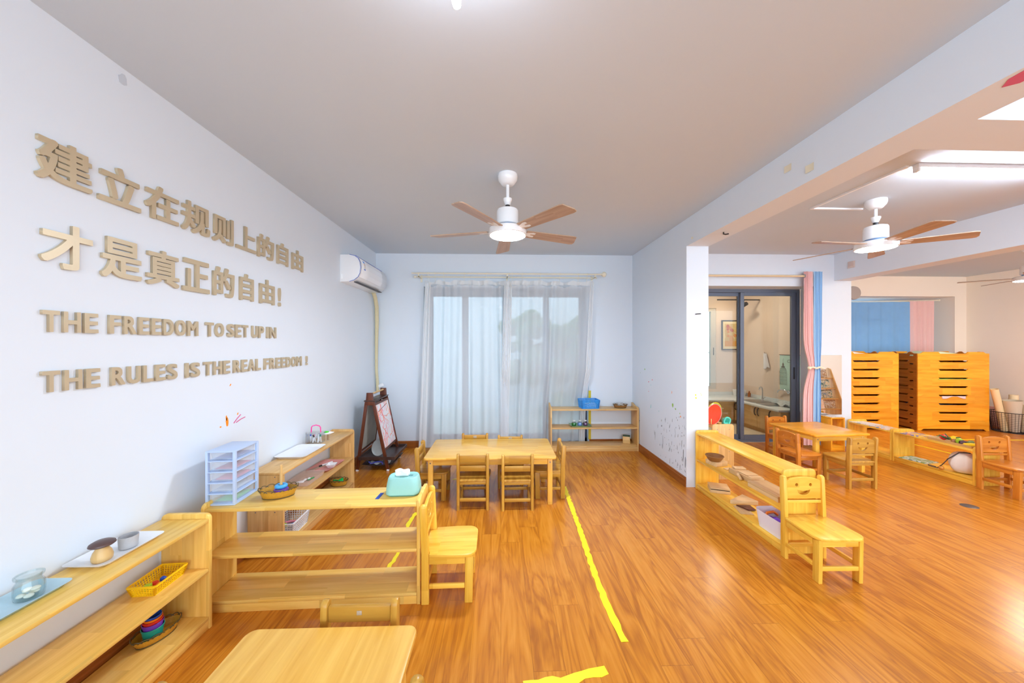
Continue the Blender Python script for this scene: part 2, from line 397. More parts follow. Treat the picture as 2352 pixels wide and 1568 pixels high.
# paint splashes and scuffs on the walls (marks with a shape of their own)
def blob(b, cy, cz, ry, rz, x, seed, axis='x', jag=0.35, tilt=0):
    rr = random.Random(seed); n = 11; P = []
    for i in range(n):
        a = 2*PI*i/n; k = 1-jag*rr.random(); u, v = ry*k*math.cos(a), rz*k*math.sin(a); t = math.radians(tilt)
        P.append((cy+u*math.cos(t)-v*math.sin(t), cz+u*math.sin(t)+v*math.cos(t)))
    if axis == 'x': b.prism(P, x-0.0006, x+0.0006, 'yz')
    else: b.prism(P, x-0.0006, x+0.0006, 'xz')
wl, wr = bpy.data.objects['wall_left'], bpy.data.objects['wall_right']
OR = pm('orange_poster_paint', (250, 146, 30), 0.6); PK = pm('pink_crayon', (206, 96, 140), 0.7); YL = pm('yellow_poster_paint', (236, 236, 40), 0.6)
GRM = pm('grey_scuff', (148, 152, 158), 0.9); RDP = pm('red_poster_paint', (222, 60, 70), 0.6); GNP = pm('green_poster_paint', (140, 190, 60), 0.6); TEALP = pm('teal_crayon', (120, 206, 200), 0.7)
b = MB()
for i, (y, z, ry, rz, tl) in enumerate([(2.257, 0.965, 0.014, 0.035, 4), (2.205, 0.945, 0.008, 0.006, 0), (2.345, 1.0, 0.006, 0.009, -20), (2.283, 1.2, 0.004, 0.011, -40), (2.25, 0.99, 0.006, 0.02, 0)]): blob(b, y, z, ry, rz, LX+0.0007, i, tilt=tl)
b.build('paint_splash', OR, wl, smooth=False, label='orange poster paint splash')
b = MB()
for y0, z0, y1, z1 in ((2.31, 0.945, 2.37, 0.99), (2.33, 0.945, 2.41, 0.965)): b.tube([(LX+0.0008, y0, z0), (LX+0.0008, (y0+y1)/2, (z0+z1)/2+0.003), (LX+0.0008, y1, z1)], 0.003, 5)
b.build('crayon_stroke', PK, wl, label='pink crayon strokes')
def marks(name, mat, lst, label, par, x, seed, axis='x'):
    b = MB()
    for i, q in enumerate(lst): blob(b, q[0], q[1], q[2], q[3], x, seed+i, axis, 0.45, q[4] if len(q) > 4 else 0)
    b.build(name, mat, par, smooth=False, label=label)
x = RX-0.0007
marks('paint_splash', RDP, [(4.33, 0.985, 0.012, 0.010), (4.23, 1.02, 0.010, 0.009), (4.33, 0.86, 0.008, 0.006)], 'red paint dabs', wr, x, 20)
marks('paint_splash', GNP, [(4.45, 1.135, 0.012, 0.014), (3.72, 0.79, 0.015, 0.03), (3.66, 0.76, 0.012, 0.014), (3.57, 0.73, 0.008, 0.010), (4.6, 1.08, 0.006, 0.006)], 'green paint dabs', wr, x, 30)
marks('paint_splash', OR, [(3.555, 0.70, 0.010, 0.012), (3.74, 0.93, 0.005, 0.02, 10)], 'orange paint dab', wr, x, 40)
marks('crayon_stroke', TEALP, [(4.27, 0.68, 0.006, 0.03, 10), (4.05, 0.66, 0.004, 0.01), (4.27, 0.95, 0.01, 0.005)], 'teal crayon strokes', wr, x, 50)
rr = random.Random(5); L = []
for i in range(70):
    y = CY0+0.02+abs(rr.gauss(0, 0.28)); z = 0.14+rr.random()*(0.6-0.3*min(1, (y-CY0)))
    if y < D-0.25: L.append((y, z, 0.002+0.005*rr.random(), 0.006+0.035*rr.random()**2, rr.uniform(-8, 8)))
L += [(3.46, 0.25, 0.012, 0.09, 3), (3.5, 0.3, 0.008, 0.07, 4), (3.53, 0.42, 0.006, 0.06, 2), (3.98, 0.5, 0.02, 0.014, -20), (4.15, 0.35, 0.005, 0.07, 3), (3.95, 0.33, 0.005, 0.09, 0), (4.62, 0.42, 0.008, 0.012)]
marks('scuff_mark', GRM, L, 'grey scuff and pencil marks', wr, x, 60)
marks('scuff_mark', pm('pale_smudge', (198, 206, 216), 0.9), [(1.648, 2.697, 0.024, 0.03)], 'faint grey smudge high on the wall', wl, LX+0.0007, 300)
marks('paint_splash', YL, [(2.0, 0.945, 0.008, 0.012), (2.003, 0.915, 0.010, 0.013), (2.053, 0.96, 0.005, 0.004, 30), (2.06, 0.945, 0.008, 0.003, 30)], 'yellow paint dabs', wr, CY0-0.0007, 160, 'y')

# garden window (dark framed glazing behind the voile)
w1 = struct(MB().box(WX0, WX0+0.06, D+0.12, D+0.2, 0.03, WZ).box(WX1-0.06, WX1, D+0.12, D+0.2, 0.03, WZ).box(WX0, WX1, D+0.12, D+0.2, WZ-0.06, WZ).box(WX0, WX1, D+0.12, D+0.2, 0.03, 0.09).build('window_1', NAVY, smooth=False))
xs = [WX0+0.06, -0.52, 0.07, 0.67, WX1-0.06]
for i in range(4):
    f = MB(); a, c = xs[i], xs[i+1]; y = D+0.14+0.025*(i % 2)
    f.box(a, a+0.045, y, y+0.03, 0.09, WZ-0.06).box(c-0.045, c, y, y+0.03, 0.09, WZ-0.06).box(a+0.045, c-0.045, y, y+0.03, 0.09, 0.15).box(a+0.045, c-0.045, y, y+0.03, WZ-0.12, WZ-0.06)
    fo = f.build('window_sash', NAVY, w1, smooth=False)
    MB().box(a+0.045, c-0.045, y+0.012, y+0.018, 0.15, WZ-0.12).build('glass_pane', GLASS, fo, smooth=False)
# garden beyond it
struct(MB().box(-6, 4.0, 5.1, 14, -0.3, -0.12).build('garden_ground', pm('pale_paving', (180, 186, 180), 0.9, noise=0.2, nscale=4), smooth=False))
struct(MB().box(-6, 2.55, 8.6, 8.9, -0.12, 7.0).build('sky_block_wall', pm('sky_block_grey', (214, 219, 226), 0.9, noise=0.1, nscale=3), smooth=False))  # added wall, raised to hide the sky and dim the window
hb = MB(); rr = random.Random(3)
for i in range(60): hb.ball((0.2+1.9*rr.random(), 7.6+0.5*rr.random(), 0.2+1.9*rr.random()), 0.16+0.12*rr.random(), (1, 1, 0.8), 8)
hg = stuff(hb.build('hedge_foliage', pm('hedge_green', (96, 132, 90), 0.8, noise=0.5, nscale=30, bump=1.0)))
tag(hg, 'green hedge foliage growing outside beyond the voile curtain', 'hedge')

# kitchen shell
KB = 6.78
kf = struct(MB().box(2.2, 4.95, 5.0, KB+0.1, -0.1, 0.0).build('floor_kitchen', pm('cream_floor_tile', (232, 222, 200), 0.3, noise=0.06, nscale=3), smooth=False))
struct(MB().box(2.2, 3.45, KB, KB+0.12, 0, H).box(4.37, 4.95, KB, KB+0.12, 0, H).box(3.45, 4.37, KB, KB+0.12, 2.2, H).box(3.45, 4.37, KB, KB+0.12, 0, 0.56).build('wall_kitchen_back', BEIGE, smooth=False))
struct(MB().box(2.1, 2.2, 5.0, KB+0.1, 0, H).build('wall_kitchen_left', BEIGE, smooth=False))
struct(MB().box(4.87, 4.95, 5.0, KB, 0, H).build('wall_kitchen_right', BEIGE, smooth=False))
PALEF = pm('pale_window_frame', (206, 204, 196), 0.4)
w2 = struct(MB().box(4.27, 4.37, KB+0.02, KB+0.08, 0.56, 2.2).box(3.45, 3.5, KB+0.02, KB+0.08, 0.56, 2.2).box(3.5, 4.27, KB+0.02, KB+0.08, 2.13, 2.2).box(3.5, 4.27, KB+0.02, KB+0.08, 0.56, 0.62).build('window_2', PALEF, smooth=False))
MB().box(3.5, 4.27, KB+0.045, KB+0.051, 0.62, 2.13).build('glass_pane', GLASS, w2, smooth=False)
MB().box(4.315, 4.325, KB+0.005, KB+0.02, 1.25, 1.4, 0.003).build('handle', BLACK, w2)
struct(MB().box(2.6, 5.2, 9.3, 9.5, -0.3, 5.0).build('neighbour_wall', pm('cream_brick', (238, 226, 204), 0.9, noise=0.12, nscale=8), smooth=False))
rl = thing('railing', 'dark metal railing outside the kitchen window', 'railing', (0, KB+0.25, 0))
for z in (0.55, 1.28): MB().box(3.3, 4.6, -0.015, 0.015, z, z+0.03).build('rail', STEEL, rl, smooth=False)
for k in range(9): MB().box(3.4+0.13*k, 3.415+0.13*k, -0.008, 0.008, 0.0, 1.28).build('baluster', BLACK, rl, smooth=False)

# sliding glass door
d1 = struct(MB().box(KX0, KX0+0.05, 5.005, 5.1, 0, KZ).box(KX1-0.05, KX1, 5.005, 5.1, 0, KZ).box(KX0+0.05, KX1-0.05, 5.005, 5.1, KZ-0.05, KZ).box(KX0+0.05, KX1-0.05, 5.005, 5.1, 0.0, 0.035).build('door_1', SLATE, smooth=False))
def door_leaf(x0, x1, y, st):
    f = MB().box(x0, x0+0.055, y, y+0.035, 0.035, KZ-0.05, 0.004).box(x1-st, x1, y, y+0.035, 0.035, KZ-0.05, 0.004).box(x0+0.055, x1-st, y, y+0.035, 0.035, 0.10).box(x0+0.055, x1-st, y, y+0.035, KZ-0.10, KZ-0.05)
    fo = f.build('sliding_leaf', SLATE, d1, smooth=False)
    MB().box(x0+0.055, x1-st, y+0.014, y+0.02, 0.10, KZ-0.10).build('glass_pane', GLASSD, fo, smooth=False)
    return fo
door_leaf(KX0+0.05, 3.64, 5.06, 0.045)
lf = door_leaf(3.605, KX1-0.05, 5.015, 0.07)
MB().box(4.42, 4.44, 5.006, 5.016, 0.94, 1.12, 0.004).build('handle', BLACK, lf)

# ================================================================== FANS AND LAMPS
def blade_mesh():
    P = [(0.15, -0.045), (0.56, -0.062), (0.585, -0.055), (0.615, 0.03), (0.61, 0.055), (0.585, 0.062), (0.15, 0.05)]
    b = MB().prism(P, -0.004, 0.004, 'xy', 0.0015, M=R(-11, 'X'))
    me = bpy.data.meshes.new('blade'); b.bm.to_mesh(me); b.bm.free(); return me
BLM = blade_mesh()
def iron_mesh():
    b = MB().prism([(0.06, -0.012), (0.15, -0.018), (0.2, -0.034), (0.225, -0.03), (0.225, -0.012), (0.19, -0.006), (0.19, 0.006), (0.225, 0.012), (0.225, 0.03), (0.2, 0.034), (0.15, 0.018), (0.06, 0.012)], -0.009, -0.005, 'xy', 0.001, M=R(-11, 'X'))
    me = bpy.data.meshes.new('blade_iron'); b.bm.to_mesh(me); b.bm.free(); return me
IRM = iron_mesh()
def fan(loc, label, drop, phase, cover, group='ceiling fans with round lamps'):
    """drop: ceiling to the lamp's underside"""
    t = thing('ceiling_fan', label, 'ceiling fan', loc, 0, group)
    z = -drop
    MB().lathe([(0, 0), (0.074, 0), (0.076, -0.02), (0.07, -0.045), (0.05, -0.07), (0.04, -0.078), (0.016, -0.078), (0.0, -0.076)], 32).build('canopy', WHITEM, t)
    MB().cyl(0.0125, z+0.245, -0.07, 16).build('downrod', WHITEM, t)
    MB().lathe([(0.013, z+0.29), (0.034, z+0.285), (0.034, z+0.275), (0.02, z+0.24), (0.013, z+0.235)], 24).build('coupling_cover', WHITEM, t)
    MB().cyl(0.018, z+0.2, z+0.236, 16).build('hanger_joint', BLACK, t)
    MB().lathe([(0, z+0.206), (0.06, z+0.206), (0.078, z+0.198), (0.083, z+0.185), (0.083, z+0.09), (0.078, z+0.085), (0, z+0.085)], 40).build('motor_housing', WHITEM, t)
    MB().cyl(0.07, z+0.06, z+0.085, 32).build('flywheel', pm('blue_grey_metal', (120, 150, 190), 0.4, metal=0.3), t)
    MB().lathe([(0, z+0.06), (0.13, z+0.06), (0.142, z+0.052), (0.143, z+0.006), (0.138, z+0.004), (0, z+0.006)], 48).build('lamp_housing', WHITEM, t)
    MB().lathe([(0, z), (0.09, z), (0.132, z+0.003), (0.139, z+0.008), (0, z+0.012)], 48).build('lamp_cover', cover, t)
    for k in range(5):
        a = math.radians(phase+72*k)
        o = bpy.data.objects.new('blade', BLM); COL.objects.link(o); o.parent = t; o.location = (0, 0, z+0.040); o.rotation_euler = (0, 0, a)
        q = bpy.data.objects.new('blade_iron', IRM); COL.objects.link(q); q.parent = t; q.location = (0, 0, z+0.044); q.rotation_euler = (0, 0, a)
    return t
BLM.materials.append(wood('blade', 'x', 0.5)); IRM.materials.append(WHITEM)
fan((0.053, 2.594, H), 'ceiling fan above the walkway, its lamp cool white', 0.466, 21.6, LAMPG)
fan((3.35, 2.942, H), 'ceiling fan over the square table by the sliding glass door', 0.435, -31.1, LAMPG2)
fan((6.95, 4.25, H), 'ceiling fan in the sleeping room beyond the far beam', 0.45, 68, LAMPG3)
# lamp close to the camera: a round ceiling base with five upright-lit bulbs, one of them in view
t = thing('ceiling_lamp', 'ceiling lamp with bare white bulbs at the top edge of the photo', 'lamp', (-0.145, 0.932, H))
MB().lathe([(0, 0), (0.09, 0), (0.09, -0.02), (0.06, -0.05), (0.0, -0.055)], 32).build('base', WHITEM, t)
BULBM = pm('bulb_glass', (255, 255, 255), 0.3, emit=(232, 241, 255), estr=BULB)
for k in range(5):
    A = R(72*k)
    MB().tube([(0, 0, -0.045), (0, 0.03, -0.14), (0, 0.09, -0.164)], 0.011, 12, M=A).build('arm', WHITEM, t)
    MB().lathe([(0.012, 0.0), (0.015, 0.012), (0.016, 0.09), (0.013, 0.115), (0.0, 0.125)], 20, M=A @ T(0, 0.09, -0.164) @ R(-90, 'X')).build('bulb', BULBM, t)
# tube light and surface conduit in the middle room
t = thing('tube_light', 'long white tube light on the middle room ceiling', 'tube light', (2.96, 2.34, H))
MB().box(0.0, 1.22, -0.02, 0.02, -0.03, 0.0, 0.004).build('housing', WHITE, t)
MB().tube([(0.02, 0, -0.042), (1.2, 0, -0.042)], 0.014, 12).build('tube', TUBEM, t)
for x in (0.0, 1.2): MB().box(x, x+0.02, -0.018, 0.018, -0.056, -0.03, 0.003).build('end_cap', WHITE, t)
dup(t, 'added unseen white fill tube on the ceiling before the cross beam', (2.9, 0.75, H), 0)  # unseen tube added to brighten the near ceiling and floor
dup(t, 'added unseen white fill tube on the main room ceiling behind the camera', (-0.7, -1.3, H), 0)  # no such lamp known; added behind the camera as fill light
far_fill_tube = dup(t, 'added unseen warm fill tube on the sleeping room ceiling', (6.4, 2.1, H), 0)  # out-of-view tube added to brighten the sleeping room
for ch in far_fill_tube.children:
    if ch.name.startswith('tube'): ch.data = ch.data.copy(); ch.data.materials[0] = pm('warm_fill_tube_glow', (255, 250, 240), 0.4, emit=(255, 238, 216), estr=TUBE*3)
tag(MB().box(2.915, 2.935, 2.36, 3.13, H-0.014, H).box(2.935, 3.42, 3.11, 3.13, H-0.014, H).build('cable_conduit', WHITE, smooth=False), 'white surface conduit along the ceiling beside the second fan', 'conduit')

# marks and fittings on the beams
TP = pm('masking_tape', (222, 214, 190), 0.7)
for (y, z, s, lab) in ((2.2, 2.63, 0.05, 'curled piece of cream tape high on the side beam'), (2.04, 2.55, 0.052, 'cream tape scrap close to the lower edge of the side beam'), (3.33, 2.522, 0.022, 'tiny tape scrap on the beam near the pier')):
    f = lambda u, v: (RX-0.0015-0.006*u*u*(1 if s > 0.03 else 0.1), (u-0.5)*s, (v-0.5)*s*0.9)
    o = MB().grid(lambda u, v: (-0.0015-0.006*u*u, (u-0.5)*s, (v-0.5)*s*0.9), 6, 3).build('tape_scrap', TP, loc=(RX, y, z)); tag(o, lab, 'tape', 'tape scraps on the beam')
tag(MB().tube([(2.0, 3.0, 2.473), (2.0, 3.0, 2.455), (2.02, 3.0, 2.452), (2.045, 3.0, 2.457)], 0.006, 8).build('ceiling_hook', BLACK), 'small black hook under the side beam', 'hook')
tag(MB().tube([(2.0, CY0+0.004, 1.775), (2.0, CY0-0.022, 1.775), (2.04, CY0-0.024, 1.777)], 0.005, 8).build('wall_nail', BLACK), 'short black nail sticking out of the white pier', 'nail')
tag(MB().box(B2X0-0.01, B2X0, 4.46, 4.55, 2.51, 2.6, 0.003).box(B2X0-0.012, B2X0-0.008, 4.475, 4.535, 2.525, 2.585, 0.002).build('cover_plate', pm('beige_switch_plate', (214, 196, 186), 0.5)), 'square beige cover plate on the far beam', 'cover plate')
dc = MB()
dc.prism([(1.965, 1.275), (1.93, 1.235), (1.925, 1.19), (1.925, 0.9), (2.03, 0.9), (2.03, 1.05), (2.02, 1.14), (2.005, 1.21), (2.0, 1.25)], 2.4705, 2.4719, 'xy')
for x, y in ((2.02, 1.225), (2.045, 1.16), (2.05, 1.09)): dc.prism(ellipse(x, y, 0.012, 0.007, 12), 2.4705, 2.4719, 'xy'); dc.box(x-0.02, x, y-0.004, y+0.003, 2.4705, 2.4719)
tag(dc.build('wall_decal', pm('pink_decal', (208, 92, 134), 0.5), smooth=False), 'torn pink sticker on the underside of the side beam', 'sticker')
tag(MB().lathe([(0, 0.0), (0.13, 0.0), (0.12, 0.03), (0.0, 0.045)], 32, M=R(90, 'X')).build('wall_fixture', pm('grey_fixture', (176, 168, 164), 0.5), loc=(6.62, BY-0.002, 2.43)), 'grey round fixture on the wall above the bay curtain', 'fixture')

# ================================================================== LETTERS ON THE LEFT WALL
def glyph(ch, y0, y1, z0, z1, label, group, bold, thick=0.012):
    cu = bpy.data.curves.new('g', 'FONT'); cu.body = ch; cu.size = 1.0; cu.offset = 0.0; cu.extrude = 0.02; cu.resolution_u = 6
    o = bpy.data.objects.new('g', cu); COL.objects.link(o)
    m0 = bpy.data.meshes.new_from_object(o.evaluated_get(bpy.context.evaluated_depsgraph_get()))
    bpy.data.objects.remove(o); bpy.data.curves.remove(cu)
    t = bmesh.new()
    for k in range(8):
        q = m0.copy(); q.transform(T(bold*(1.0, 0.95, 0.03, -0.96, -1.0, -0.93, -0.04, 0.98)[k], bold*(0.02, 0.96, 1.0, 0.94, -0.03, -0.97, -1.0, -0.93)[k], 0) @ Matrix.Scale(1+0.012*k, 4, (0, 0, 1))); t.from_mesh(q); bpy.data.meshes.remove(q)
    me = bpy.data.meshes.new('letter'); t.to_mesh(me); t.free(); bpy.data.meshes.remove(m0)
    xs = [v.co.x for v in me.vertices]; ys = [v.co.y for v in me.vertices]; ax, bx, ay, by = min(xs), max(xs), min(ys), max(ys)
    yc, zc = (y0+y1)/2, (z0+z1)/2
    for v in me.vertices:
        u = (v.co.x-ax)/(bx-ax); w = (v.co.y-ay)/(by-ay); d = (v.co.z+0.02)/0.04*thick
        v.co = (d, y0+u*(y1-y0)-yc, z0+w*(z1-z0)-zc)
    q = link('letter', me, GOLDL, None, smooth=False, loc=(LX+0.001, yc, zc)); tag(q, label, 'letter', group)
    return q
R1 = [('建', 1.344, 1.522), ('立', 1.545, 1.719), ('在', 1.741, 1.914), ('规', 1.934, 2.114), ('则', 2.136, 2.295), ('上', 2.321, 2.502), ('的', 2.52, 2.694), ('自', 2.735, 2.872), ('由', 2.925, 3.085)]
R2 = [('才', 1.356, 1.522), ('是', 1.554, 1.723), ('真', 1.748, 1.917), ('正', 1.94, 2.111), ('的', 2.139, 2.302), ('自', 2.352, 2.478), ('由', 2.54, 2.702), ('!', 2.752, 2.778)]
for ch, a, c in R1: glyph(ch, a, c, 2.100 if ch != '上' else 2.108, 2.272, 'gold character %s in the top line of raised wall lettering' % ch, 'gold Chinese characters, top line', 0.022)
for ch, a, c in R2: glyph(ch, a, c, 1.765, 1.947 if ch != '!' else 1.91, ('gold character %s in the second line of raised wall lettering' % ch) if ch != '!' else 'gold exclamation mark ending the second line of Chinese lettering', 'gold Chinese characters, second line', 0.022)
WID = {'I': 0.27, 'M': 1.2, 'O': 1.06, 'R': 0.98, 'E': 0.88, 'F': 0.86, 'T': 0.92, 'H': 1.0, 'D': 1.0, 'S': 0.94, 'U': 0.98, 'P': 0.94, 'N': 1.02, 'L': 0.84, 'A': 1.04, '!': 0.3}
ORD = ['first', 'second', 'third', 'fourth']
def words_row(items, z0, z1, line, group):
    for wi, (w, a, c) in enumerate(items):
        gap = 0.22; c -= (c-a)*0.065; tot = sum(WID[k] for k in w)+gap*(len(w)-1); p = a; s = (c-a)/tot
        for i, k in enumerate(w):
            same = [j for j, q in enumerate(w) if q == k]
            pre = '' if len(same) == 1 else ORD[same.index(i)]+' '
            wn = w if [x[0] for x in items].count(w) == 1 else ('opening '+w if wi == 0 else 'later '+w)
            lab = '%sgold letter %s of the word %s in %s' % (pre, k, wn, line) if k != '!' else 'gold exclamation mark ending %s' % line
            glyph(k, p, p+WID[k]*s, z0, z1, lab, group, 0.026, 0.011); p += (WID[k]+gap)*s
words_row([('THE', 1.362, 1.556), ('FREEDOM', 1.586, 2.066), ('TO', 2.087, 2.228), ('SET', 2.249, 2.439), ('UP', 2.464, 2.592), ('IN', 2.616, 2.73)], 1.512, 1.596, 'the upper English line', 'gold English letters, upper line')
words_row([('THE', 1.361, 1.564), ('RULES', 1.594, 1.929), ('IS', 1.958, 2.052), ('THE', 2.075, 2.281), ('REAL', 2.299, 2.569), ('FREEDOM', 2.588, 3.097), ('!', 3.132, 3.158)], 1.278, 1.360, 'the bottom English line', 'gold English letters, bottom line')

# ================================================================== SHELVES
SCREW = pm('screw_head', (120, 122, 130), 0.4, metal=0.6)
def shelf(name, label, group, loc, rz, L, Dp, tone, heights, Hp=0.592, style='round', lip=(True, True), ptone=None, bt=0.018, screws=False, base_h=None, cat='shelf'):
    t = thing(name, label, cat, loc, rz, group)
    pt = 0.02; ptone = ptone or tone
    for k, x0 in enumerate((0, L-pt)):
        h = Hp if lip[k] else heights[0]-bt-0.0005
        if style == 'round':
            r = 0.028 if lip[k] else 0.003
            P = [(0, 0), (Dp, 0), (Dp, h-r)]+[(Dp-r+r*math.cos(math.radians(a)), h-r+r*math.sin(math.radians(a))) for a in (22, 45, 67, 90)]+[(r-r*math.cos(math.radians(a)), h-r+r*math.sin(math.radians(a))) for a in (90, 67, 45, 22, 0)]
        else:
            P = [(0, 0), (Dp, 0), (Dp, Hp-0.01), (Dp-0.01, Hp), (Dp-0.03, Hp), (Dp-0.1, heights[0]+0.035), (0.02, heights[0]+0.022), (0.004, heights[0]+0.008), (0, heights[0]-0.005)]
        po = MB().prism(P, x0, x0+pt, 'yz', 0.003).build('end_panel', wood(ptone, 'z', 0.06), t)
        if screws:
            for i, z in enumerate([h2-bt/2 for h2 in heights]+[0.03]):
                for y in (0.055, Dp-0.055):
                    xs = x0-0.0008 if k == 0 else x0+pt+0.0008
                    MB().cyl(0.0035, -0.001, 0.001, 10, M=T(xs, y, z if i else z-0.02) @ R(90, 'Y')).build('screw', SCREW, po)
    nm = ['top_board', 'middle_board', 'bottom_board'] if len(heights) == 3 else ['top_board', 'bottom_board']
    for i, (n, h) in enumerate(zip(nm, heights)):
        a, c = (pt, L-pt)
        if i == 0 and not lip[0]: a = 0
        if i == 0 and not lip[1]: c = L
        MB().box(a+0.0005, c-0.0005, 0.0005, Dp-0.001, h-bt, h, 0.004).build(n, wood(tone, 'x'), t)
    MB().box(pt+0.0005, L-pt-0.0005, 0.003, 0.021, 0.0, heights[-1]-bt-0.001, 0.002).build('kick_board', wood(tone, 'x'), t)
    MB().box(pt+0.0005, L-pt-0.0005, Dp-0.021, Dp-0.003, 0.0, heights[-1]-bt-0.001, 0.002).build('back_rail', wood(tone, 'x'), t)
    return t
HS = (0.567, 0.312, 0.064)
G = 'low wooden toy shelves'
shelf('toy_shelf', 'low pine shelf along the lettered wall, with the light blue tray and mushroom toy', G, (-1.5, 0.66, 0), 90, 1.168, 0.24, 'pine', HS)
shelf('toy_shelf', 'empty low pine shelf standing across the room, drawer tower on top', G, (-1.628, 1.907, 0), 1.65, 1.175, 0.24, 'pine', HS)
shelf('toy_shelf', 'low pale wood shelf by the wall holding pink tray and white basket', G, (-1.497, 2.40, 0), 90, 1.15, 0.24, 'panel', (0.58, 0.318, 0.064), 0.6, lip=(False, True), screws=True)
shelf('toy_shelf', 'low wooden shelf against the back wall beside the voile curtain', G, (0.68, 4.632, 0), -0.6, 1.215, 0.235, 'panel', (0.577, 0.325, 0.078), 0.635, style='chamfer', screws=False)
shelf('toy_shelf', 'golden low shelf beside the white pier holding wooden boxes', G, (1.985, 3.42, 0), -90.5, 1.10, 0.232, 'gold', (0.568, 0.304, 0.058), 0.592)
shelf('toy_shelf', 'low pine shelf behind the pier, coloured plates on top', G, (2.53, 3.62, 0), 90, 1.08, 0.24, 'panel', (0.572, 0.312, 0.064), 0.6, screws=True)
GB = 'low open bookshelves under the far beam'
shelf('bookshelf', 'low bookshelf under the far beam, nearer the mirror wall', GB, (4.955, 4.72, 0), -92.3, 0.57, 0.26, 'gold', (0.366, 0.066), 0.4)
shelf('bookshelf', 'low bookshelf under the far beam holding a white cloth bag', GB, (4.935, 4.145, 0), -92.3, 0.775, 0.26, 'gold', (0.366, 0.066), 0.4)

# ================================================================== TABLES
def table(label, loc, rz, Lx, Ly, Hh, tone, axis, rad=0.03, leg=0.045, inset=0.035, leg_tone=None):
    t = thing('table', label, 'table', loc, rz, 'children\'s wooden tables')
    leg_tone = leg_tone or tone
    MB().prism(rrect(-Lx/2, Lx/2, -Ly/2, Ly/2, rad), Hh-0.02, Hh, 'xy', 0.005).build('tabletop', wood(tone, axis, 0.11, 0.25), t)
    ax, ay = Lx/2-inset, Ly/2-inset
    for sx in (-1, 1):
        for sy in (-1, 1):
            x0, y0 = (ax-leg if sx > 0 else -ax), (ay-leg if sy > 0 else -ay)
            lg = MB().box(x0, x0+leg, y0, y0+leg, 0, Hh-0.0205, 0.005).build('leg', wood(leg_tone, 'z', 0.2), t)
            MB().cyl(0.006, -0.001, 0.0015, 12, M=T(x0+leg/2, y0 if sy < 0 else y0+leg, Hh-0.055) @ R(90 if sy < 0 else -90, 'X')).build('bolt', SCREW, lg)
    for sy in (-1, 1): MB().box(-ax+leg+0.0005, ax-leg-0.0005, sy*(ay-0.012)-0.009, sy*(ay-0.012)+0.009, Hh-0.075, Hh-0.0205, 0.002).build('apron', wood(leg_tone, 'x', 0.2), t)
    for sx in (-1, 1): MB().box(sx*(ax-0.012)-0.009, sx*(ax-0.012)+0.009, -ay+leg+0.0005, ay-leg-0.0005, Hh-0.075, Hh-0.0205, 0.002).build('apron', wood(leg_tone, 'y', 0.2), t)
    return t
table('long wooden table in front of the voile curtain, six chairs around it', (-0.092, 3.378, 0), 0, 1.2, 0.625, 0.446, 'table', 'x')
table('wooden table at the lower edge of the photo, nearest the camera', (-0.597, 0.652, 0), 0, 0.598, 1.2, 0.446, 'table', 'y', 0.035)
table('glossy orange wooden table by the sliding glass door', (3.83, 4.02, 0), 4.5, 0.70, 0.63, 0.45, 'cot', 'x', leg_tone='gold')

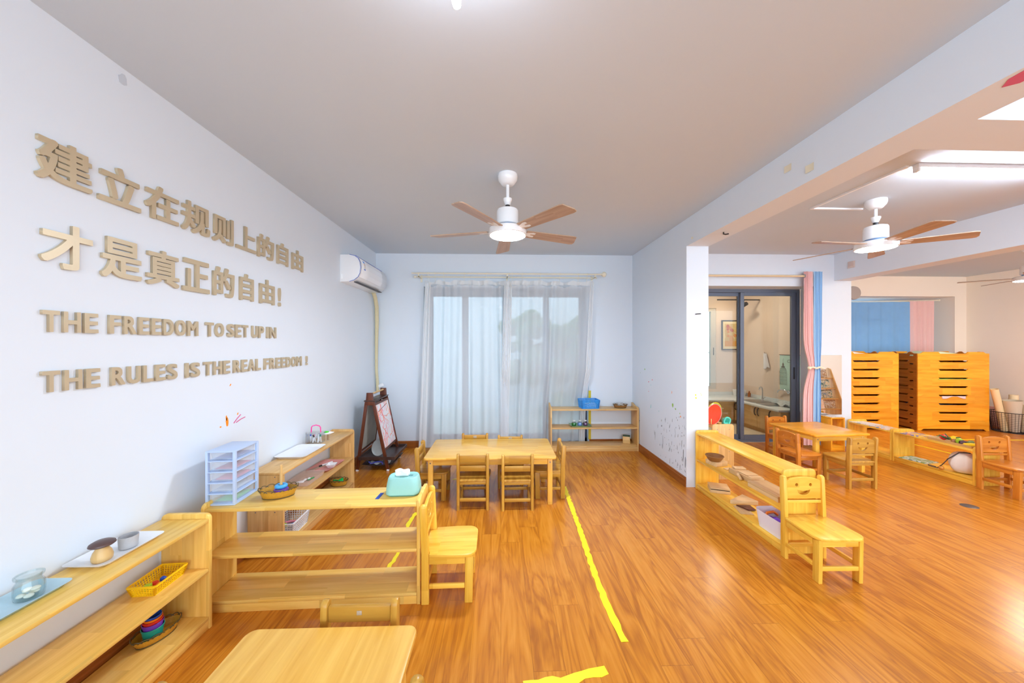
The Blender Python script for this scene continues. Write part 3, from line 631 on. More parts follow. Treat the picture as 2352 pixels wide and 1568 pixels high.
# ================================================================== CHAIRS (back at y=0, seat towards -y)
def chair(label, kind, tone, loc, rz, Hh=0.50, seat=0.27, w=0.285, dp=0.27, group='children\'s wooden chairs'):
    t = thing('child_chair', label, 'chair', loc, rz, group)
    pw, pd = 0.026, 0.042
    hx = w/2
    for sx in (-1, 1):
        x0 = -hx if sx < 0 else hx-pw
        # rear post: leans back above the seat, rounded top
        P = [(-pd/2, 0), (pd/2, 0), (pd/2, seat), (pd/2+0.012, Hh-0.02)]+[(0.012+pd/2*math.cos(math.radians(a)), Hh-0.02+0.02*math.sin(math.radians(a))) for a in (30, 60, 90, 120, 150)]+[(-pd/2+0.012, Hh-0.02), (-pd/2, seat)]
        MB().prism(P, x0, x0+pw, 'yz', 0.006).build('rear_leg', wood(tone, 'z', 0.2), t)
        P = [(-dp+0.01, 0), (-dp+0.055, 0), (-dp+0.05, seat-0.018), (-dp+0.005, seat-0.018)]
        MB().prism(P, x0+(0.006 if sx < 0 else -0.006), x0+pw+(0.006 if sx < 0 else -0.006), 'yz', 0.004).build('front_leg', wood(tone, 'z', 0.2), t)
        xi = x0+0.006 if sx < 0 else x0+pw-0.020
        MB().box(xi, xi+0.014, -dp+0.052, -pd/2-0.001, seat-0.062, seat-0.0185, 0.002).build('side_apron', wood(tone, 'y', 0.2), t)
        MB().box(xi, xi+0.014, -dp+0.054, -pd/2-0.001, 0.085, 0.112, 0.003).build('stretcher', wood(tone, 'y', 0.2), t)
    ih = hx-pw-0.0005
    MB().box(-ih, ih, -dp+0.012, -dp+0.028, 0.075, 0.102, 0.003).build('stretcher', wood(tone, 'x', 0.2), t)
    MB().box(-ih, ih, -0.009, 0.009, 0.075, 0.102, 0.003).build('stretcher', wood(tone, 'x', 0.2), t)
    MB().box(-ih-0.004, ih+0.004, -dp+0.012, -dp+0.028, seat-0.062, seat-0.0185, 0.002).build('front_apron', wood(tone, 'x', 0.2), t)
    MB().box(-ih, ih, -0.010, 0.008, seat-0.045, seat-0.0185, 0.002).build('rear_rail', wood(tone, 'x', 0.2), t)
    # seat: wider and rounded at the front
    fw = hx+0.010; r = 0.06
    P = [(ih, 0.016), (-ih, 0.016), (-ih, -pd/2-0.001), (-hx, -pd/2-0.002), (-fw, -dp*0.55), (-fw, -dp+r)]+[(-fw+r-r*math.cos(math.radians(a)), -dp-0.012+r-r*math.sin(math.radians(a))) for a in (15, 35, 55, 75, 90)]+[(fw-r+r*math.cos(math.radians(a)), -dp-0.012+r-r*math.sin(math.radians(a))) for a in (90, 75, 55, 35, 15)]+[(fw, -dp+r), (fw, -dp*0.55), (hx, -pd/2-0.002), (ih, -pd/2-0.001)]
    MB().prism(P, seat-0.018, seat, 'xy', 0.005).build('seat', wood(tone, 'y', 0.07), t)
    lean = math.degrees(math.atan2(0.012, Hh-seat))
    if kind == 'slat':
        for z0, z1 in ((Hh-0.078, Hh-0.018), (Hh-0.158, Hh-0.108)):
            MB().box(-ih, ih, -0.009+0.010*(z0-seat)/(Hh-seat), 0.008+0.010*(z0-seat)/(Hh-seat), z0, z1, 0.004).build('back_rail', wood(tone, 'x', 0.2), t)
    else:
        s = ih
        top = [(s, Hh-0.042)]+[(s*math.cos(math.radians(a)), Hh-0.042+0.030*math.sin(math.radians(a))) for a in range(15, 180, 15)]+[(-s, Hh-0.042)]
        zb = Hh-0.155
        holes = [ellipse(sx*0.048, Hh-0.062, 0.0115, 0.0125, 16) for sx in (-1, 1)]
        mz = Hh-0.098
        mouth = [(0.046, mz+0.004)]+[(0.046*math.cos(math.radians(a)), mz-0.036*math.sin(math.radians(a))) for a in range(12, 180, 12)]+[(-0.046, mz+0.004), (-0.03, mz-0.002), (0, mz-0.005), (0.03, mz-0.002)]
        me = outline_mesh(top+[(-s, zb), (s, zb)], holes+[mouth], 0.018)
        link('smiling_backrest', me, wood(tone, 'x', 0.2), t, loc=(0, 0.006, 0))
        MB().box(-ih, ih, -0.008, 0.008, Hh-0.185, Hh-0.165, 0.003).build('back_rail', wood(tone, 'x', 0.2), t)
    return t
c0 = chair('slatted chair with its back to the camera, first of the two facing the curtain', 'slat', 'chair', (-0.246, 3.036, 0), 180)
STK = pm('worn_sticker', (196, 176, 150), 0.6, noise=0.4, nscale=120)
dup(c0, 'slatted chair with its back to the camera, closer to the yellow floor line', (0.149, 3.015, 0), 181)
r1 = dup(c0, 'slatted chair behind the long table, taller backrest with sticker', (-0.278, 3.715, 0), 0)
r2 = dup(c0, 'slatted chair behind the long table, lower backrest by the yellow line side', (0.104, 3.715, 0), 0, 0.955)
for c in (r1, r2):
    MB().box(-0.018, 0.018, -0.0045, -0.0018, 0.448, 0.474, 0.0008).build('sticker', STK, c, label='worn beige sticker')
dup(c0, 'slatted chair at the end of the long table nearest the easel', (-0.772, 3.345, 0), 90)
cn = dup(c0, 'slatted chair behind the nearest table, worn spot on its backrest', (-0.530, 1.30, 0), 0)
MB().box(-0.009, 0.010, -0.0045, -0.0018, 0.450, 0.466, 0.0008).build('sticker', STK, cn, label='worn pale patch')
dup(c0, 'chair at the near table on the walkway side, only a post tip visible', (-0.255, 0.868, 0), -90)
dup(c0, 'chair at the near table on the shelf side, only a post tip visible', (-0.958, 0.872, 0), 90)
c1 = chair('smiling-face chair at the end of the long table on the yellow line', 'smile', 'chair', (0.59, 3.36, 0), -90, 0.505)
big = chair('large smiling-face chair standing against the end of the empty shelf', 'smile', 'gold', (-0.428, 2.075, 0), 91, 0.56, 0.285, 0.29, 0.275)
dup(big, 'large smiling-face chair standing against the end of the golden shelf', (2.085, 2.285, 0), -1)
o1 = chair('dark orange smiling-face chair on the pier side of the square table', 'smile', 'orange', (3.222, 3.725, 0), 93, 0.50)
dup(o1, 'dark orange chair behind the square table, only its top visible', (3.73, 4.50, 0), 2)
dup(c1, 'smiling-face chair with its back to the camera at the square table', (3.665, 3.35, 0), 180, 1.04)
dup(o1, 'orange smiling-face chair at the end of the bookshelf with the white bag', (5.02, 3.31, 0), -3, 1.07)

# ================================================================== STACKING COTS
def cot_meshes(Wd, Dp, p):
    h = p; c = 0.028
    def prof(W, na, nb):
        top = [(0, h-c), (0.05, h-c), (0.095, h), (na, h), (na+0.03, h-0.03), (nb-0.03, h-0.03), (nb, h), (W-0.095, h), (W-0.05, h-c), (W, h-c)]
        bot = [(W, -c), (W-0.05, -c), (W-0.095, 0), (0.095, 0), (0.05, -c), (0, -c)]
        return top[::-1]+bot[::-1]
    b = MB().prism(prof(Wd, Wd*0.29, Wd*0.71), 0, 0.018, 'xz', 0.002)
    f = bpy.data.meshes.new('front_board'); b.bm.to_mesh(f); b.bm.free()
    s = outline_mesh([(u, v) for u, v in prof(Dp-0.037, 0.001+0.12, Dp-0.037-0.121)], [rrect(0.05, 0.12, h-0.075, h-0.05, 0.012)], 0.016)
    s.transform(R(90)); s.transform(T(0, 0.0185, 0))
    g = MB()
    for k in range(9): g.box(0.02+k*(Wd-0.1)/8, 0.08+k*(Wd-0.1)/8, 0.02, Dp-0.02, 0.028, 0.04)
    sl = bpy.data.meshes.new('slat_base'); g.bm.to_mesh(sl); g.bm.free()
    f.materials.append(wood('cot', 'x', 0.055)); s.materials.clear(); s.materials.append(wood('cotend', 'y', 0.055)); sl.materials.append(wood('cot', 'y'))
    return f, s, sl
COTP = 0.1455
CM = cot_meshes(1.16, 0.5, COTP)
def cot(label, loc, rz, group, Wd=1.16, Dp=0.5):
    t = thing('stacking_cot', label, 'cot', loc, rz, group)
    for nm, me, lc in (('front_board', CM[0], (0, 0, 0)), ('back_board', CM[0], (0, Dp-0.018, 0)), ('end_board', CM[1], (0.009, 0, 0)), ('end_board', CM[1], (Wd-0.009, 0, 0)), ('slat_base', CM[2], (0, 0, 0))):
        o = bpy.data.objects.new(nm, me); COL.objects.link(o); o.parent = t; o.location = lc
    return t
NUM = ['topmost', 'second from the top', 'third from the top', 'fourth from the top', 'middle cot, fifth from the top', 'sixth from the top', 'seventh from the top', 'eighth from the top', 'lowest cot, on the floor']
STACKS = (('the stack nearer the pink-trimmed wall', (7.10, 5.58), -4.0, 'cots in the stack near the pink trim'), ('the stack behind the white pier', (5.70, 5.66), 0.0, 'cots in the stack behind the pier'))
for sn, (x, y), rz, g in STACKS:
    for k in range(9):
        cot('wooden stacking cot, %s in %s' % (NUM[8-k], sn), (x, y, 0.0283+k*COTP), rz, g)
QW = pm('white_bedding', (238, 240, 240), 0.9, noise=0.06, nscale=30, bump=0.6); QG = pm('pale_green_bedding', (206, 226, 196), 0.9, noise=0.1, nscale=30, bump=0.6)
QL = pm('lilac_bedding', (206, 206, 236), 0.9, noise=0.1, nscale=30, bump=0.6); QP = pm('pink_bedding', (244, 214, 220), 0.9, noise=0.06, nscale=30, bump=0.6); QN = pm('lime_bedding', (190, 224, 90), 0.9, noise=0.3, nscale=60, bump=0.6)
def quilt(mat, label, st, lvl, x0, x1, hump=0.0, out=0.0):
    x, y = STACKS[st][1]; rz = STACKS[st][2]
    z = 0.0283+lvl*COTP; rr = random.Random(lvl*7+st)
    b = MB(); ph = rr.random()*6
    def f(u, v):
        px = x0+u*(x1-x0); py = 0.03+v*0.42
        e = min(1, 8*min(u, 1-u))*min(1, 8*min(v, 1-v)) if hump else 1
        return (px, py, 0.072+(0.01*math.sin(px*21+ph)*math.cos(py*17)+hump*(0.6+0.4*math.sin(px*5+ph)))*e)
    b.grid(f, 30, 8)
    if out:
        n = 24
        b.grid(lambda u, v: (x0+0.03+u*(x1-x0-0.06), 0.03-v*0.034 if v < 0.5 else -0.004-0.006*math.sin(u*9)**2, 0.075+0.047*min(1, v*2) - (max(0, v-0.5)*2)*out*(0.5+0.5*math.sin(u*7+1))), n, 8)
    o = b.build('bedding', mat, thick=0.006); o.location = (x, y, z); o.rotation_euler = (0, 0, math.radians(rz))
    tag(o, label, 'bedding', 'bedding folded inside the cots'); return o
quilt(QG, 'pale green bedding heaped on the cot stack near the pink trim', 0, 8, 0.1, 1.08, 0.07)
quilt(QW, 'white bedding heaped on top of the cot stack behind the pier', 1, 8, 0.1, 1.05, 0.08)
quilt(QL, 'lilac bedding showing in the handle gap just below the top cot', 0, 7, 0.2, 0.95, 0.05)
quilt(QN, 'lime bedding showing in the handle gap of the sixth cot upward', 0, 5, 0.3, 0.9, 0.05, 0.012)
quilt(QP, 'pinkish white bedding spilling from a gap midway down the stack', 0, 3, 0.36, 0.8, 0.05, 0.045)
quilt(pm('blue_bedding', (140, 158, 214), 0.9, noise=0.2, nscale=40), 'blue bedding in the third lowest cot near the pink trim', 0, 2, 0.2, 0.95, 0.05)
quilt(pm('pale_lilac_bedding', (226, 214, 236), 0.9, noise=0.1, nscale=40), 'pale lilac bedding near the top of the stack behind the pier', 1, 7, 0.2, 0.95, 0.05)

# ================================================================== CURTAINS
def drape(name, mat, x0, x1, z0, z1, y, folds, amp, parent=None, top=None, bot=None, seed=1, nz=24, label=None, push=0.0, waist=None, sag=0.0):
    """hanging cloth with vertical folds; top/bot give (x0,x1) at each end"""
    rr = random.Random(seed); ph = [rr.random()*6 for _ in range(6)]; nu = int(folds*16)
    t0, t1 = top or (x0, x1); b0, b1 = bot or (x0, x1)
    def f(u, v):
        a0 = t0+(b0-t0)*v; a1 = t1+(b1-t1)*v
        if waist:
            wz, ww, wx = waist; z = z1+(z0-z1)*v; k = math.exp(-((z-wz)/0.22)**2); c = (a0+a1)/2; hw = (a1-a0)/2*(1-k)+ww/2*k; c = c*(1-k)+wx*k; a0, a1 = c-hw, c+hw
        w = u+0.25/folds*math.sin(6.283*folds*u*0.5+ph[0])
        px = a0+(a1-a0)*u
        g = math.sin(6.283*folds*w+ph[1]+0.4*math.sin(2.0*v+ph[2]))+0.45*math.sin(6.283*folds*1.7*u+ph[3]+0.9*v)
        return (px+0.012*math.sin(6.283*folds*u+ph[4])*v, y+amp*g*(0.75+0.35*v)+push*min(1, max(0, (1.1-z1-(z0-z1)*v)/0.5)), z1+(z0-z1)*v-sag*(1-v)*abs(math.sin(PI*5*u+ph[5]*0.1))**1.5*(0.6+0.4*math.sin(7*u+ph[1])))
    return MB().grid(f, nu, nz).build(name, mat, parent, label=label, angle=3.0)
t = thing('voile_curtain', 'white sheer curtain panel on the easel side of the garden window', 'curtain', (0, 4.745, 0), 0, 'sheer curtain panels')
drape('cloth', SHEER, -1.06, 0.10, 0.06, 2.29, 0, 6, 0.026, t, top=(-1.045, 0.06), bot=(-1.125, 0.10), seed=4, sag=0.035)
drape('heading_band', HEM, -1.06, 0.08, 2.288, 2.355, 0, 6, 0.026, t, top=(-1.045, 0.06), bot=(-1.045, 0.06), seed=4, nz=3, sag=0.035, label='thicker white heading band')
drape('leading_fold', HEM, -1.07, -0.98, 0.05, 2.3, -0.03, 2, 0.012, t, top=(-1.035, -0.96), bot=(-1.13, -1.03), seed=8, label='gathered opaque edge fold')
t = thing('voile_curtain', 'white sheer curtain panel on the side of the blue basket', 'curtain', (0, 4.735, 0), 0, 'sheer curtain panels')
drape('cloth', SHEER, 0.08, 1.28, 0.06, 2.29, 0, 6, 0.026, t, top=(0.07, 1.285), bot=(0.03, 1.21), seed=11, push=0.185, sag=0.035)
drape('heading_band', HEM, 0.08, 1.28, 2.288, 2.355, 0, 6, 0.026, t, top=(0.07, 1.285), bot=(0.07, 1.285), seed=11, nz=3, sag=0.035, label='thicker white heading band')
drape('leading_fold', HEM, 0.0, 0.16, 0.05, 2.34, -0.035, 3, 0.012, t, top=(0.05, 0.16), bot=(-0.02, 0.11), seed=6, label='gathered opaque edge fold', push=0.185)
drape('outer_fold', HEM, 1.2, 1.3, 0.05, 2.34, -0.02, 2, 0.012, t, top=(1.245, 1.30), bot=(1.13, 1.21), seed=9, label='gathered opaque outer fold', push=0.185)
IV = pm('ivory_curtain_rail', (234, 228, 206), 0.4)
t = thing('curtain_rod', 'ivory double curtain rod above the sheer curtains', 'curtain rod', (0, 4.75, 2.425))
MB().tube([(-1.215, -0.05, 0.012), (1.41, -0.05, 0.012)], 0.010, 12).build('rod', IV, t)
MB().tube([(-1.18, 0.04, -0.02), (1.36, 0.04, -0.02)], 0.009, 12).build('rod', IV, t)
MB().ball((1.435, -0.05, 0.012), 0.036).build('finial', IV, t); MB().cyl(0.016, 0, 0.03, 16, M=T(1.39, -0.05, 0.012) @ R(90, 'Y')).build('finial_collar', IV, t)
MB().ball((-1.19, 0.04, -0.02), 0.018).build('finial', IV, t)
for x in (-1.12, 0.09, 1.31):
    MB().box(x-0.008, x+0.008, -0.06, 0.128, -0.034, -0.028).box(x-0.012, x+0.012, 0.118, 0.1285, -0.08, 0.02).box(x-0.008, x+0.008, -0.06, -0.04, -0.034, 0.002).build('bracket', IV, t)
for k, x in enumerate((-1.0, -0.98, -0.9, -0.78, -0.5, -0.2, 0.12, 0.16, 0.3, 0.55, 0.82, 1.08, 1.2)):
    MB().tube([(x, -0.05+0.014*math.cos(a), 0.012+0.014*math.sin(a)) for a in [i*PI/6 for i in range(12)]], 0.0025, 6, True).tube([(x, -0.05, -0.002), (x, -0.02, -0.05), (x, -0.01, -0.09)], 0.002, 5).build('ring', IV, t)

t = thing('door_curtain', 'pink and blue curtain tied back beside the sliding glass door', 'curtain', (0, 4.66, 0))
drape('pink_cloth', PINKC, 4.26, 4.42, 0.05, 2.49, 0.0, 5, 0.016, t, top=(4.255, 4.40), bot=(4.235, 4.42), waist=(1.14, 0.10, 4.375), seed=3)
drape('blue_cloth', BLUEC, 4.40, 4.53, 0.05, 2.49, 0.0, 4, 0.014, t, top=(4.402, 4.525), bot=(4.40, 4.50), waist=(1.14, 0.075, 4.46), seed=5)
MB().tube([(4.32+0.18*i/12, -0.045-0.01*math.sin(PI*i/12), 1.14+0.008*math.sin(i)) for i in range(13)], 0.013, 8).ball((4.31, -0.035, 1.135), 0.024).build('tie_band', pm('cream_tie', (238, 228, 200), 0.6), t)
t = thing('curtain_rod', 'cream curtain rod above the sliding glass door', 'curtain rod', (0, 4.66, 2.425))
MB().tube([(2.5, 0, 0), (4.27, 0, 0)], 0.014, 12).build('rod', pm('cream_rod', (226, 204, 164), 0.35), t)
MB().tube([(4.262, 0.022*math.cos(i*PI/8), 0.022*math.sin(i*PI/8)) for i in range(16)], 0.006, 8, True).build('grommet_ring', STEEL, t)
MB().box(2.6, 2.62, -0.01, 0.088, -0.02, -0.012).build('bracket', IV, t)

t = thing('bay_curtain', 'blue and pink curtain drawn across the bay window behind the cots', 'curtain', (0, 6.5, 0))
def bay(name, mat, xa, xb, za, zb, folds, amp, seed):
    rr = random.Random(seed); p = rr.random()*6
    def f(u, v):
        x = xa+(xb-xa)*u; k = (x-5.6)/2.9
        return (x, -0.02-0.18*max(0, k-0.45)**2*3+amp*(math.sin(6.283*folds*u+p)+0.4*math.sin(6.283*folds*2.3*u+2*p))*(0.5+0.5*v), zb+(za-zb)*v)
    MB().grid(f, int(folds*10), 14).build(name, mat, t, angle=3.0)
bay('blue_cloth', BLUED, 5.6, 7.98, 0.8, 2.295, 9, 0.022, 2)
bay('pink_cloth', PINKC, 7.985, 8.40, 0.8, 2.31, 4, 0.025, 7)
rp = [(5.55+2.95*i/16, 0.02-0.18*max(0, i/16-0.45)**2*3, 2.305+0.035*max(0, i/16-0.5)) for i in range(17)]
MB().tube(rp, 0.012, 8).ball((8.51, rp[-1][1], rp[-1][2]), 0.022).build('curtain_track', IV, t)

# ================================================================== HELPERS FOR SMALL THINGS
def loft(b, loops, cap0=True, cap1=True):
    t = bmesh.new(); V = [[t.verts.new(p) for p in L] for L in loops]; n = len(loops[0])
    for A, B in zip(V, V[1:]):
        for i in range(n): t.faces.new((A[i], A[(i+1) % n], B[(i+1) % n], B[i]))
    if cap0: t.faces.new(V[0][::-1])
    if cap1: t.faces.new(V[-1])
    bmesh.ops.recalc_face_normals(t, faces=t.faces[:])
    return b._add(t)
def rl3(w, d, r, z): return [(x, y, z) for x, y in rrect(-w/2, w/2, -d/2, d/2, r)]
def vessel(w, d, h, t, flare=0.01, r=0.02, lip=0.0):
    """open box: outside up, over the rim and down the inside"""
    b = MB(); L = [rl3(w-2*flare, d-2*flare, r, 0), rl3(w-0.2*flare, d-0.2*flare, r, h*0.92), rl3(w+2*lip, d+2*lip, r+lip, h), rl3(w-2*t+lip, d-2*t+lip, max(0.002, r-t), h), rl3(w-2*flare-2*t, d-2*flare-2*t, max(0.002, r-t), t)]
    return loft(b, L)
def tray(label, loc, rz, w, d, mat, h=0.016, group='serving trays on the shelves', r=0.02):
    o = vessel(w, d, h, 0.003, 0.016, r, 0.003).build('tray', mat, loc=loc); o.rotation_euler = (0, 0, math.radians(rz)); return tag(o, label, 'tray', group)
def lattice_basket(name, label, loc, rz, w, d, h, mat, nx, ny, nz, flare=0.012, group=None, handle=True, bar=0.0022):
    t = thing(name, label, 'basket', loc, rz, group)
    c0 = [(-w/2+flare, -d/2+flare), (w/2-flare, -d/2+flare), (w/2-flare, d/2-flare), (-w/2+flare, d/2-flare)]; c1 = [(-w/2, -d/2), (w/2, -d/2), (w/2, d/2), (-w/2, d/2)]
    MB().box(-w/2+flare, w/2-flare, -d/2+flare, d/2-flare, 0, 0.003).build('base', mat, t, smooth=False)
    MB().tube([(x, y, h-0.003) for x, y in rrect(-w/2-0.002, w/2+0.002, -d/2-0.002, d/2+0.002, 0.01)], 0.0045, 6, True).build('rim', mat, t)
    for k in range(4):
        a0, a1, b0, b1 = c0[k], c0[(k+1) % 4], c1[k], c1[(k+1) % 4]; n = nx if k % 2 == 0 else ny
        P = lambda u, v: ((a0[0]+(a1[0]-a0[0])*u)*(1-v)+(b0[0]+(b1[0]-b0[0])*u)*v, (a0[1]+(a1[1]-a0[1])*u)*(1-v)+(b0[1]+(b1[1]-b0[1])*u)*v, h*v)
        b = MB()
        for i in range(n+1): b.tube([P(i/n, 0), P(i/n, 1)], bar*(2.2 if i in (0, n) else 1), 4)
        for j in range(nz+1): b.tube([P(0, j/nz), P(1, j/nz)], bar*(2.4 if j == 0 else 1), 4)
        if handle and k % 2 == 1: b.prism([(0.35, 0.70), (0.65, 0.70), (0.65, 0.95), (0.35, 0.95)], -0.001, 0.001, 'xy', M=Matrix(((0, 0, 0, 0), (0, 0, 0, 0), (0, 0, 0, 0), (0, 0, 0, 1)))) if False else None
        b.build('side_wall', mat, t, smooth=False)
    return t
def wicker_basket(label, loc, rz, rx, ry, h, group='oval wicker baskets', loops=14, mat=None, name='wicker_basket'):
    t = thing(name, label, 'basket', loc, rz, group)
    b = MB().lathe([(0, 0.0), (0.72, 0.0), (0.80, 0.004), (0.90, h*0.5), (0.97, h*0.80), (0.945, h*0.80), (0.87, h*0.5), (0.76, 0.008), (0, 0.007)], 48, sx=rx, sy=ry)
    for v in b.bm.verts:
        a = math.atan2(v.co.y/ry, v.co.x/rx); k = 1+0.025*math.sin(a*24)*min(1, v.co.z/h*1.5); v.co.x *= k; v.co.y *= k
    b.build('body', mat or WICK, t)
    c = MB()
    for i in range(loops):
        a0 = 2*PI*i/loops
        pts = []
        for j in range(9):
            a = a0+2*PI/loops*1.5*j/8; k = 0.97+0.05*math.sin(PI*j/8); pts.append((rx*k*math.cos(a), ry*k*math.sin(a), h*0.76+h*0.26*math.sin(PI*j/8)))
        c.tube(pts, 0.0022, 5)
    c.tube([(rx*0.8*math.cos(a), ry*0.8*math.sin(a), 0.004) for a in [2*PI*i/40 for i in range(40)]], 0.0026, 5, True)
    c.build('cane_edge', WIRE, t, label='dark looped cane edge')
    return t
def solid(name, label, cat, b, mat, loc=(0, 0, 0), rz=0, group=None, smooth=True, thick=0):
    o = b.build(name, mat, smooth=smooth, loc=loc, thick=thick); o.rotation_euler = (0, 0, math.radians(rz)); return tag(o, label, cat, group)
def plastic(n, c, rough=0.35): return pm(n, c, rough)
RED = plastic('red_plastic', (220, 44, 40)); ORG = plastic('orange_plastic', (246, 130, 28)); YEL = plastic('yellow_plastic', (250, 206, 20)); GRN = plastic('green_plastic', (30, 176, 92)); BLU = plastic('blue_plastic', (36, 90, 200)); PUR = plastic('purple_plastic', (118, 60, 190)); LIM = plastic('lime_plastic', (170, 210, 50)); PNK = plastic('pink_plastic', (240, 150, 170)); SKY = plastic('sky_blue_plastic', (70, 166, 226)); TEAL = plastic('teal_plastic', (30, 160, 140))

# ================================================================== ON THE SHELF UNDER THE LETTERS
z = 0.5675
tray('light blue tray under the glass jar of white stones', (-1.672, 1.175, z), 0, 0.135, 0.33, plastic('light_blue_tray', (178, 206, 216)))
tray('white tray under the mushroom toy and grey cup', (-1.662, 1.537, z), 0, 0.165, 0.255, WHITE)
t = thing('glass_jar', 'clear glass jar with white stones inside on the blue tray', 'jar', (-1.665, 1.262, z+0.0035))
MB().lathe([(0, 0), (0.030, 0), (0.034, 0.004), (0.036, 0.02), (0.035, 0.05), (0.029, 0.062), (0.028, 0.07), (0.034, 0.074), (0.034, 0.083), (0.030, 0.083), (0.026, 0.072), (0.0265, 0.062), (0.0325, 0.05), (0.0335, 0.02), (0.031, 0.005), (0, 0.004)], 36).build('jar_body', JARG, t)
MB().tube([(0.0325*math.cos(a), 0.0325*math.sin(a), 0.0785) for a in [2*PI*i/32 for i in range(32)]], 0.0025, 8, True).build('jar_rim', JARG, t)
STN = pm('white_pebble', (240, 236, 220), 0.5)
for i, (dx, dy, dz, lab) in enumerate(((-0.012, -0.012, 0.0, 'flat white stone at the bottom of the jar toward the wall'), (0.012, -0.010, 0.0, 'white stone at the bottom of the jar nearest the viewer'), (0.0, 0.014, 0.0, 'white stone at the bottom of the jar on the mushroom side'), (-0.006, 0.0, 0.014, 'white stone resting on top of the others in the jar'), (0.012, 0.008, 0.015, 'smaller white stone on top beside the jar wall'))):
    solid('pebble', lab, 'stone', MB().ball((0, 0, 0.008), 0.011, (1.1, 1.1, 0.65), 12), STN, (-1.665+dx, 1.262+dy, z+0.0078+dz), i*40, 'white stones in the jar')
t = thing('mushroom_toy', 'wooden mushroom toy with dark brown cap on the white tray', 'toy', (-1.648, 1.468, z+0.0035))
MB().lathe([(0, 0), (0.026, 0), (0.031, 0.006), (0.032, 0.02), (0.027, 0.038), (0.020, 0.05), (0.0195, 0.062), (0, 0.064)], 28).build('stem', wood('beech', 'z', 0.3), t)
b = MB().lathe([(0, 0.060), (0.034, 0.062), (0.040, 0.067), (0.038, 0.073), (0.026, 0.080), (0, 0.083)], 32)
b.build('cap', pm('dark_walnut_cap', (92, 66, 62), 0.35, noise=0.3, nscale=80), t)
solid('cup', 'small grey cup on the white tray beside the mushroom', 'cup', MB().lathe([(0, 0), (0.025, 0), (0.030, 0.004), (0.0325, 0.052), (0.0305, 0.052), (0.028, 0.006), (0, 0.005)], 32), pm('speckled_grey', (186, 186, 188), 0.6, noise=0.15, nscale=200), (-1.640, 1.560, z+0.0035))
yb = lattice_basket('plastic_basket', 'yellow plastic basket of small toys on the middle board', (-1.637, 1.69, 0.3128), 3, 0.118, 0.17, 0.048, YEL, 9, 13, 5, 0.012, bar=0.0020)
def block(label, b, mat, loc, rz=0, grp='small toys in the yellow basket'): solid('toy_block', label, 'toy', b, mat, loc, rz, grp)
bz = 0.3128+0.0035
block('lime green cube in the yellow basket', MB().box(-0.012, 0.012, -0.012, 0.012, 0, 0.024, 0.002), LIM, (-1.650, 1.652, bz), 20)
block('orange ball in the yellow basket', MB().ball((0, 0, 0.011), 0.011), ORG, (-1.618, 1.672, bz))
block('blue toy piece in the yellow basket', MB().lathe([(0, 0), (0.012, 0), (0.012, 0.014), (0.006, 0.02), (0, 0.022)], 20), BLU, (-1.640, 1.715, bz))
block('purple toy piece in the yellow basket', MB().box(-0.011, 0.011, -0.009, 0.009, 0, 0.018, 0.003), PUR, (-1.612, 1.712, bz), 30)
block('red toy disc in the yellow basket', MB().cyl(0.012, 0, 0.01), RED, (-1.655, 1.692, bz))
wicker_basket('oval wicker basket holding the nested cups on the lowest board', (-1.645, 1.69, 0.0645), 72, 0.092, 0.056, 0.045)
cups = [(TEAL, 0.040, 0.066, 'teal outermost cup of the nested stack'), (PUR, 0.0375, 0.081, 'purple cup inside the teal cup'), (RED, 0.035, 0.093, 'red cup of the nested stack'), (ORG, 0.0325, 0.103, 'orange cup of the nested stack'), (BLU, 0.030, 0.112, 'dark blue innermost cup of the nested stack')]
for i, (mt, r, top, lab) in enumerate(cups):
    h = 0.06 if i == 0 else 0.05; zb = 0.0725+0.004*i if i == 0 else 0.0725+top-h
    rb = r*0.80
    L = [(0, 0), (rb, 0), (r-0.002, h-0.008), (r, h-0.008), (r+0.001, h-0.001), (r, h), (r-0.0018, h), (r-0.004, h-0.008), (rb-0.002, 0.002), (0, 0.002)]
    solid('stacking_cup', lab, 'cup', MB().lathe(L, 36), mt, (-1.646, 1.672, 0.0725+0.0022*i if False else (0.0725 if i == 0 else 0.0725+top-h)), 0, 'nested stacking cups')

# ================================================================== ON THE EMPTY SHELF
t = thing('drawer_tower', 'light blue plastic drawer tower with five clear drawers', 'drawer unit', (-1.563, 2.05, 0.5675), 3)
LB = plastic('light_blue_frame', (186, 206, 236)); DRW = pm('milky_drawer', (226, 234, 244), 0.25, trans=0.0, alpha=0.28)
w, d, hh = 0.155, 0.205, 0.302; nz_ = 5; st = hh/nz_
f = MB()
for sx in (-1, 1):
    for sy in (-1, 1): f.box(sx*(w/2)-(0.013 if sx > 0 else 0), sx*(w/2)+(0.013 if sx < 0 else 0), sy*(d/2)-(0.018 if sy > 0 else 0), sy*(d/2)+(0.018 if sy < 0 else 0), 0, hh, 0.002)
for k in range(nz_+1):
    z0 = k*st-(0.008 if k == nz_ else 0); th = 0.010 if k in (0, nz_) else 0.007
    f.box(-w/2+0.001, w/2-0.001, -d/2+0.001, d/2-0.001, z0, z0+th-0.001, 0.0015)
f.build('frame', LB, t)
TOY = [('blue_scarf', (60, 80, 170), 0.012), ('red_loop', (210, 60, 90), 0.01), ('pink_felt', (226, 110, 130), 0.018), ('clear_sheet', (220, 224, 226), 0.006), ('green_and_black_pouch', (60, 200, 90), 0.022)]
